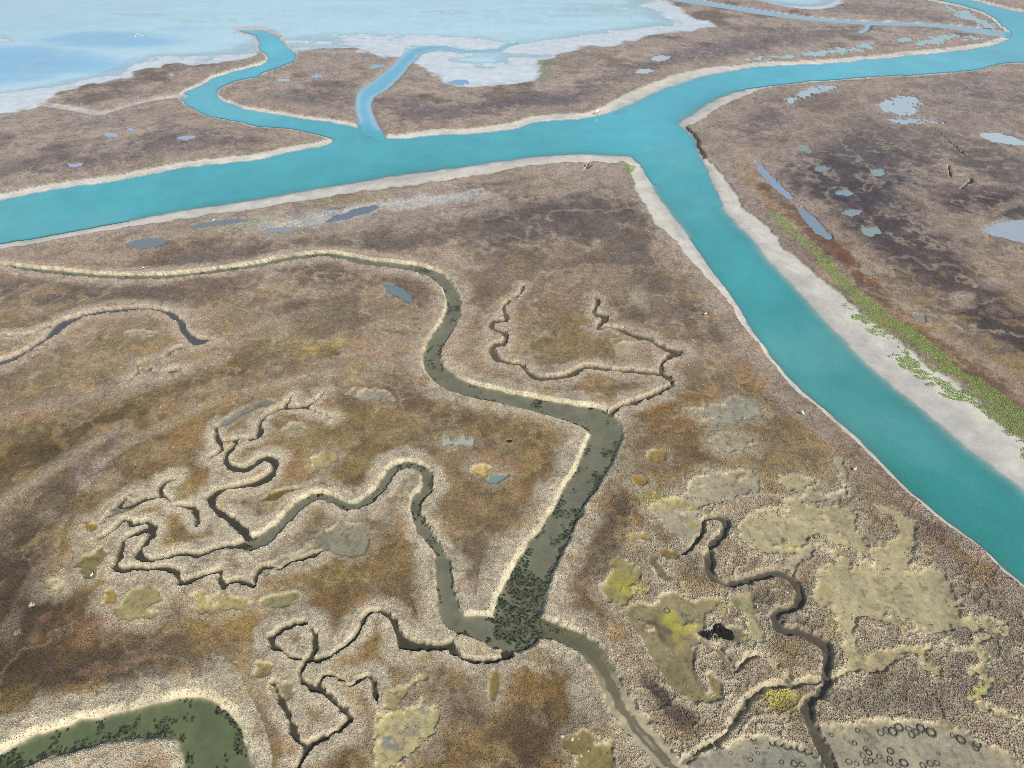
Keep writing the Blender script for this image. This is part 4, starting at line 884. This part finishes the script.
def tuft_ring_mesh(seed):
    r_ = random.Random(seed); vs, fs = [], []
    n = 26
    for i in range(n):                                             # a low irregular ridge
        a = 2 * math.pi * i / n; R = 1 + r_.uniform(-.08, .08)
        for (dr, h) in ((-.30, -.12), (-.17, r_.uniform(.16, .3)), (.02, r_.uniform(.3, .48)), (.2, r_.uniform(.14, .28)), (.33, -.12)):
            vs.append(((R + dr) * math.cos(a), (R + dr) * math.sin(a), h))
    for i in range(n):
        for k in range(4):
            a, b = i * 5 + k, ((i + 1) % n) * 5 + k
            fs.append((a, b, b + 1, a + 1))
    for i in range(70):                                            # short blades out of it
        a = r_.uniform(0, 6.283); R = 1 + r_.uniform(-.25, .27); s = r_.uniform(.05, .11); h = r_.uniform(.45, .8)
        x, y = R * math.cos(a), R * math.sin(a); t = r_.uniform(0, 6.283); b = len(vs)
        vs += [(x + s * math.cos(t), y + s * math.sin(t), .1), (x - s * math.cos(t), y - s * math.sin(t), .1), (x + r_.uniform(-.15, .15), y + r_.uniform(-.15, .15), h)]
        fs.append((b, b + 1, b + 2))
    me = bpy.data.meshes.new('ring_tussock'); me.from_pydata(vs, [], fs); me.update(); return me
M_RING = plain_material('dark_cordgrass', (98,98,86), .9, .35, 5); M_RING2 = plain_material('grey_cordgrass', (124,122,108), .9, .3, 5)
ring_me = []
for k in range(6):
    me = tuft_ring_mesh(k); me.materials.append(M_RING if k < 3 else M_RING2); ring_me.append(me)
RINGS = [  # u, v, radius px, tone (0 dark, 1 grey), cluster
 (880,734.7,2.8,1,0),(886,732.5,3,1,0),(892,733.5,3.7,0,0),(898,729.4,3.8,0,0),(908,731,3,1,1),(911,736.5,3,0,1),(915,733.5,2.8,0,1),(920,730.4,3.8,0,1),(930.4,734.4,4,0,1),(951.5,737,1.9,0,2),(960,741.3,3.7,0,2),(976,746,3.4,0,2),(974.8,749.8,2.7,0,2),
 (865,750.6,2.3,1,3),(868,754,2.7,0,3),(862.5,757.5,2.6,1,3),(878.8,758.4,2.4,1,3),(870,762,2.4,0,3),(865.6,764.6,2.5,1,3),(875,763,2.2,1,3),(889.8,752.8,2.9,0,4),(888.8,760.4,2.3,0,4),(889.4,764.4,2.5,0,4),(903,764.8,3.3,0,4),(922,767.5,2.6,1,5),(929.4,765.6,2.8,1,5),(936,764.8,2.6,1,5),(937,755,1.7,1,5),(897.5,767.5,2.2,1,4),
 (857,732,2,0,6),(830.6,737,1.7,0,6),(853.8,744.6,2,0,6),(848,763.8,2.7,1,6),(855.6,765.5,2.2,1,6),(865.6,741,1.8,1,6),
 (772,744.4,3,0,7),(778.8,745.3,3.9,1,7),(787,748,3.4,0,7),(793.8,749.4,2.8,1,7),(800,751.2,3.6,0,7),(808,754,3.6,1,7),(814,757.5,2.6,0,7),(821,756,2.4,0,7),(781,763.5,2,0,8),(793.8,765.6,3,0,8),(802,766.4,2.5,1,8),(767.5,748.8,1.3,0,8),(822.5,761,2,0,7),(825.6,764.6,2.2,0,7),
 (674,752.9,1.8,1,9),(691,753.8,1.7,1,9),(697,759.4,1.8,1,9),(715.6,744.4,1.8,1,10),(711,746,1.7,1,10),(714.4,751,2.2,1,10),(721,748.8,2.2,0,10),(753,740.6,2.4,0,11),(746,738.8,1.7,1,11),(750,761,2.1,0,12),(745,759,1.6,1,12),(757.5,755,1.9,1,12),(751,756,1.6,1,12),(730,755,1.7,1,12),(756,749.4,1.1,0,12),(667,612,2.8,1,13),(684,617,2.4,1,13)]
CLTXT = ['in the left row under the yellow-green fringe', 'in the middle row under the yellow-green fringe', 'at the right end of the fringe', 'in the bluish cluster by the bottom edge', 'in the line right of the bluish cluster', 'at the bottom edge of the flat', 'standing apart beside the winding creek mouth', 'in the dark row along the pale bank', 'below the dark row at the bottom', 'beside the thin mud creek', 'on the curved mud ridge', 'at the upper edge of the grey flat', 'scattered mid grey mud flat', 'on the yellow-edged mud pan above']
used_lab = {}
order = ['first', 'second', 'third', 'fourth', 'fifth', 'sixth', 'seventh', 'eighth', 'ninth', 'tenth', 'eleventh']
bycl = {}
for r in RINGS: bycl.setdefault(r[4], []).append(r)
for cl, lst in bycl.items():
    lst = sorted(lst, key=lambda q: q[0])
    for q, (u, v, rp, t, _) in enumerate(lst):
        o = bpy.data.objects.new('ring_tussock', ring_me[(q + cl) % 3 + 3 * t]); COL.objects.link(o)
        x, y, z = place(u, v); x2, _y = ground(u + rp, v)
        s = abs(float(x2) - x)
        o.location = (x, y, z - .01); o.scale = (s, s * random.uniform(.92, 1.08), min(.5, s * .75)); o.rotation_euler.z = random.uniform(0, 6.28)
        size = 'large' if rp > 3.2 else ('small' if rp < 2.1 else 'medium')
        tag(o, f"{size} {'grey' if t else 'dark'} ring tussock, {order[q]} from left {CLTXT[cl]}", 'tussock', None, 'ring-shaped tussocks on the mud')

# bushes made of many small leaf clumps
def bush_mesh(name, rx, ry, h, n, seed, cols):
    r_ = random.Random(seed); vs, fs, cs = [], [], []
    for i in range(n):
        a = r_.uniform(0, 6.283); q = math.sqrt(r_.random()); lob = 1 + .22 * math.sin(3 * a + seed) + .12 * math.sin(5 * a + 2 * seed)
        x, y = rx * q * lob * math.cos(a), ry * q * lob * math.sin(a); z = h * (1 - q ** 2.2) * r_.uniform(.25, 1.05)
        s = r_.uniform(.10, .22); b = len(vs)
        ax = Vector((r_.gauss(0, 1), r_.gauss(0, 1), r_.gauss(0, 1))).normalized(); M = Matrix.Rotation(r_.uniform(0, 6.28), 3, ax)
        for p in ((-1, -.5, 0), (1, -.5, 0), (.5, .8, .2), (-.5, .8, -.2)):
            w = M @ Vector(p) * s; vs.append((x + w.x, y + w.y, max(z + w.z, -.03)))
        fs.append((b, b + 1, b + 2, b + 3)); c = r_.choice(cols); f = r_.uniform(.7, 1.3); cs += [[k * f for k in alb(*c)]] * 4
    me = bpy.data.meshes.new(name); me.from_pydata(vs, [], fs); me.update(); attr_col(me, 'col', np.array(cs)); return me
def bush(name, u, v, ru, rv, h, n, seed, cols, label, cat, group=None):
    x, y, z = place(u, v); x1, _ = ground(u + ru, v); _, y1 = ground(u, v - rv)
    o = new_obj(name, bush_mesh(name, abs(float(x1) - x), abs(float(y1) - y), h, n, seed, cols), M_PLANT); o.location = (x, y, z)
    return tag(o, label, cat, None, group)
bush('dark_bush', 720, 636, 12, 7.5, .5, 620, 3, [(34,32,30),(48,42,36),(28,27,27),(62,54,44)], 'near-black low bush in the mud pan at lower right', 'bush')
bush('dark_bush', 706, 638, 5, 4, .3, 160, 5, [(56,48,40),(40,36,32)], 'small dark brown bush touching the left side of the near-black bush', 'bush')
bush('pale_bush', 33.5, 607, 2.4, 2.2, .4, 120, 8, [(206,198,172),(186,176,150)], 'small cream round bush in the dark brown marsh at the left edge', 'bush')
bush('pale_bush', 19.5, 635, 2.6, 2.4, .4, 120, 9, [(176,160,124),(160,142,104)], 'small tan round bush beside the grey patch at the left edge', 'bush')
bush('dark_bush', 588, 169, 4, 2.0, .9, 120, 12, [(86,88,74),(104,100,84)], 'dark bush beside the pale driftwood on the marsh corner', 'bush')

# pale stones on the ragged olive mud
def stone_mesh(seed):
    import bmesh
    bm = bmesh.new(); bmesh.ops.create_icosphere(bm, subdivisions=2, radius=1)
    r_ = random.Random(seed)
    for v in bm.verts: v.co *= 1 + r_.uniform(-.16, .16); v.co.z *= .6
    me = bpy.data.meshes.new('stone'); bm.to_mesh(me); bm.free(); return me
M_STONE = plain_material('pale_stone', (206,198,178), .85, .15, 4)
for q, (u, v, rp, lab) in enumerate([(562,738.5,2,'pale angular stone at the left edge of the olive mud patch'),(572,740.5,2.2,'flat pale stone, middle of three on the olive mud patch'),(578.5,740,1,'tiny pale stone, rightmost of three on the olive mud patch'),(588,752,1.1,'tiny pale stone alone inside the olive mud patch'),(581,757,1.6,'pale stone lowest on the olive mud patch')]):
    x, y, z = place(u, v); s = abs(float(ground(u + rp, v)[0]) - x)
    o = new_obj('stone', stone_mesh(q), M_STONE); o.location = (x, y, z + s * .15); o.scale = (s, s * .8, s * .7); o.rotation_euler.z = q * 1.3
    tag(o, lab, 'stone', None, 'pale stones on the olive mud')

# birds
def lathe_path(pts, k=10):
    """closed skin of rings round a bent spine: (x, y, z, ry, rz)"""
    vs, fs = [], []
    n = len(pts)
    for i, (x, y, z, ra, rb) in enumerate(pts):
        p0 = Vector(pts[max(i - 1, 0)][:3]); p1 = Vector(pts[min(i + 1, n - 1)][:3]); d = (p1 - p0).normalized()
        side = Vector((0, 1, 0)); up = d.cross(side).normalized() * -1
        for j in range(k):
            a = 2 * math.pi * j / k; w = Vector((x, y, z)) + side * ra * math.cos(a) + up * rb * math.sin(a); vs.append(tuple(w))
    for i in range(n - 1):
        for j in range(k):
            fs.append((i * k + j, i * k + (j + 1) % k, (i + 1) * k + (j + 1) % k, (i + 1) * k + j))
    fs.append(tuple(range(k))[::-1]); fs.append(tuple((n - 1) * k + j for j in range(k)))
    return vs, fs
def mesh_of(name, vs, fs, mat, smooth=True):
    me = bpy.data.meshes.new(name); me.from_pydata(vs, [], fs); me.update(); me.materials.append(mat)
    if smooth: me.polygons.foreach_set('use_smooth', [True] * len(me.polygons))
    return me
M_WHITE = plain_material('white_feathers', (246,244,240), .7, .06, 8); M_BLACK = plain_material('black_feathers', (22,20,20), .7, .2, 8)
M_BILL = plain_material('yellow_bill', (196,160,60), .5, .1, 8); M_LEG = plain_material('dark_legs', (40,38,36), .7, .1, 8)
body_pts = [(-.42,0,.42,.02,.01),(-.32,0,.45,.07,.035),(-.18,0,.50,.12,.09),(0,0,.55,.15,.13),(.14,0,.58,.13,.13),(.22,0,.64,.08,.09),(.24,0,.74,.045,.05),(.21,0,.84,.036,.04),(.23,0,.93,.04,.045),(.29,0,.97,.045,.042),(.35,0,.96,.02,.02)]
def bird_parts(mat, legs=True):
    vs, fs = lathe_path(body_pts); out = [('torso', mesh_of('torso', vs, fs, mat))]
    for s in (-1, 1):                                               # folded wings
        wv, wf = lathe_path([(-.46, s * .07, .45, .008, .02), (-.3, s * .11, .48, .02, .06), (-.05, s * .155, .55, .03, .11), (.12, s * .14, .60, .02, .09), (.18, s * .11, .62, .006, .03)], 8)
        out.append(('wing', mesh_of('wing', wv, wf, mat)))
    bv, bf = lathe_path([(.34,0,.96,.018,.018),(.42,0,.945,.012,.012),(.50,0,.93,.003,.003)], 6); out.append(('bill', mesh_of('bill', bv, bf, M_BILL)))
    for s in (-1, 1):
        lv, lf = lathe_path([(.0, s*.05, .46, .014, .014), (-.03, s*.05, .24, .01, .01), (.0, s*.05, .02, .01, .01), (.09, s*.05, .0, .012, .006)], 6); out.append(('leg', mesh_of('leg', lv, lf, M_LEG)))
    return out
white_parts, black_parts = bird_parts(M_WHITE), bird_parts(M_BLACK)
def bird(parts, loc, rz, size, label, group):
    t = bpy.data.objects.new('bird', None); COL.objects.link(t); t.location = loc; t.rotation_euler.z = rz; t.scale = (size,) * 3
    t.empty_display_size = .2
    tag(t, label, 'bird', None, group)
    for nm, me in parts:
        o = bpy.data.objects.new(nm, me); COL.objects.link(o); o.parent = t
G1 = 'white birds standing on the marsh'
for u, v, rz, s, lab in [(705,317.5,.4,1.0,'white bird standing on the purple-brown marsh left of the channel'),(801,417,2.2,1.2,'white bird beside the small mud strip near the channel bank'),(214.5,222.6,.2,1.1,'white bird at the dark blue pool under the sandy bank'),(144.5,271.5,2.8,.9,'white bird on the far edge of the long creek'),(94,577.5,1.0,.8,'white bird on the grey scrub at the lower left'),(853.5,473,.7,1.0,'white bird on the orange marsh strip by the channel')]:
    x, y, z = place(u, v); bird(white_parts, (x, y, z + .02), rz, s, lab, G1)
bird(black_parts, place(510.5, 446.5), -.35, 1.35, 'black bird standing on the ochre marsh left of the wide creek', 'dark birds')
for q, (u, v) in enumerate([(135.5,37.3),(137.5,35.3),(140.3,35),(142.6,36.5),(150.3,35.8),(159.5,37.2)]):
    x, y = ground(u, v); j = zat(u, v)
    bird(white_parts, (float(x), float(y), max(j, -.25)), 1.1 * q, 1.15, ['white wading bird, leftmost of the flock on the lagoon','white wading bird, second from left in the lagoon flock','white wading bird, third from left in the lagoon flock','white wading bird, fourth from left in the lagoon flock','white wading bird, fifth from left in the lagoon flock, a little apart','white wading bird, rightmost of the lagoon flock'][q], 'white wading birds on the lagoon')

# marker on the far bank
t = bpy.data.objects.new('marker_post', None); COL.objects.link(t); t.location = place(597, 115.3); tag(t, "white marker on a dark post at the far river bank", 'marker post')
def boxv(x0, x1, y0, y1, z0, z1): return [(x, y, z) for x in (x0, x1) for y in (y0, y1) for z in (z0, z1)], [(0,1,3,2),(4,6,7,5),(0,4,5,1),(2,3,7,6),(0,2,6,4),(1,5,7,3)]
M_POST = plain_material('weathered_wood', (92,84,76), .85, .25, 5); M_BOARD = plain_material('white_board', (244,242,236), .6, .05, 3)
vs, fs = lathe_path([(0,0,-.3,.1,.1),(0,0,1.2,.09,.09),(.01,0,2.3,.08,.08)], 8)
vs = [(x, y, z) for x, y, z in vs]; o = new_obj('post', mesh_of('post', vs, fs, M_POST), None, t)
v_, f_ = boxv(-.45, .45, -.17, -.10, 1.35, 2.5); o = new_obj('marker_board', mesh_of('marker_board', v_, f_, M_BOARD, False), None, t)
# driftwood
def branch(pts, k=7): return lathe_path([(x, y, z, r, r) for x, y, z, r in pts], k)
M_DRIFT = plain_material('bleached_wood', (226,218,206), .8, .12, 3)
t = bpy.data.objects.new('driftwood', None); COL.objects.link(t); t.location = place(585, 170.5); t.rotation_euler.z = .7
tag(t, 'pale forked driftwood branch on the marsh corner by the river', 'driftwood')
vs, fs = branch([(-1.6,-.5,.12,.16),(-.6,-.2,.3,.15),(.5,.1,.55,.12),(1.5,.6,.9,.05)]); new_obj('trunk', mesh_of('trunk', vs, fs, M_DRIFT), None, t)
for q in ([(-.3,-.1,.36,.1),(-.5,.7,.7,.07),(-.7,1.5,.8,.03)], [(.4,.1,.5,.1),(.9,-.5,.9,.06),(1.2,-1.0,1.0,.03)]):
    vs, fs = branch(q); new_obj('branch', mesh_of('branch', vs, fs, M_DRIFT), None, t)

# ------------------------------------------------------------------ air
HAZE = 0.00034
if HAZE > 0:
    x0, x1, y0, y1, z0, z1 = -3000, 3000, -200, 3000, -4.0, 108.0
    v_, f_ = boxv(x0, x1, y0, y1, z0, z1)
    me = bpy.data.meshes.new('haze'); me.from_pydata(v_, [], f_); me.update()
    m, nt, nn, ln = nodes('haze_air'); out = nn('ShaderNodeOutputMaterial'); pv = nn('ShaderNodeVolumePrincipled')
    pv.inputs['Color'].default_value = (.80, .90, 1.0, 1); pv.inputs['Density'].default_value = HAZE; pv.inputs['Anisotropy'].default_value = .2
    ln(pv.outputs[0], out.inputs['Volume'])
    o = new_obj('haze', me, m); tag(o, 'thin bluish haze over the far marsh', 'haze', 'stuff')

# ------------------------------------------------------------------ light
EL, AZ = math.radians(42), math.radians(32)      # sun behind the camera, to the right
sd = Vector((math.sin(AZ) * math.cos(EL), -math.cos(AZ) * math.cos(EL), math.sin(EL)))
sun = bpy.data.lights.new('sun', 'SUN'); sun.energy = 4.6; sun.angle = math.radians(.53); sun.color = (1.0, .95, .86)
so = bpy.data.objects.new('sun', sun); COL.objects.link(so); so.rotation_euler = sd.to_track_quat('Z', 'Y').to_euler(); so.location = (50, -50, 150)
w = bpy.data.worlds.new('World'); sc.world = w; w.use_nodes = True
nt = w.node_tree; bg = nt.nodes['Background']
sky = nt.nodes.new('ShaderNodeTexSky'); sky.sky_type = 'NISHITA'; sky.sun_disc = False
sky.sun_elevation = EL; sky.sun_rotation = math.atan2(sd.x, sd.y); sky.air_density = 1.0; sky.dust_density = .6; sky.ozone_density = 1.2
nt.links.new(sky.outputs[0], bg.inputs['Color']); bg.inputs['Strength'].default_value = .09
sc.view_settings.view_transform = 'Standard'; sc.view_settings.look = 'None'; sc.view_settings.exposure = 0.0; sc.view_settings.gamma = 1.0
sc.view_settings.use_curve_mapping = False
sc.cycles.max_bounces = 6; sc.cycles.diffuse_bounces = 2; sc.cycles.glossy_bounces = 2; sc.cycles.transparent_max_bounces = 8; sc.cycles.volume_bounces = 0
sc.cycles.use_denoising = False; sc.cycles.filter_width = .85
print('scene built', len(bpy.data.objects))
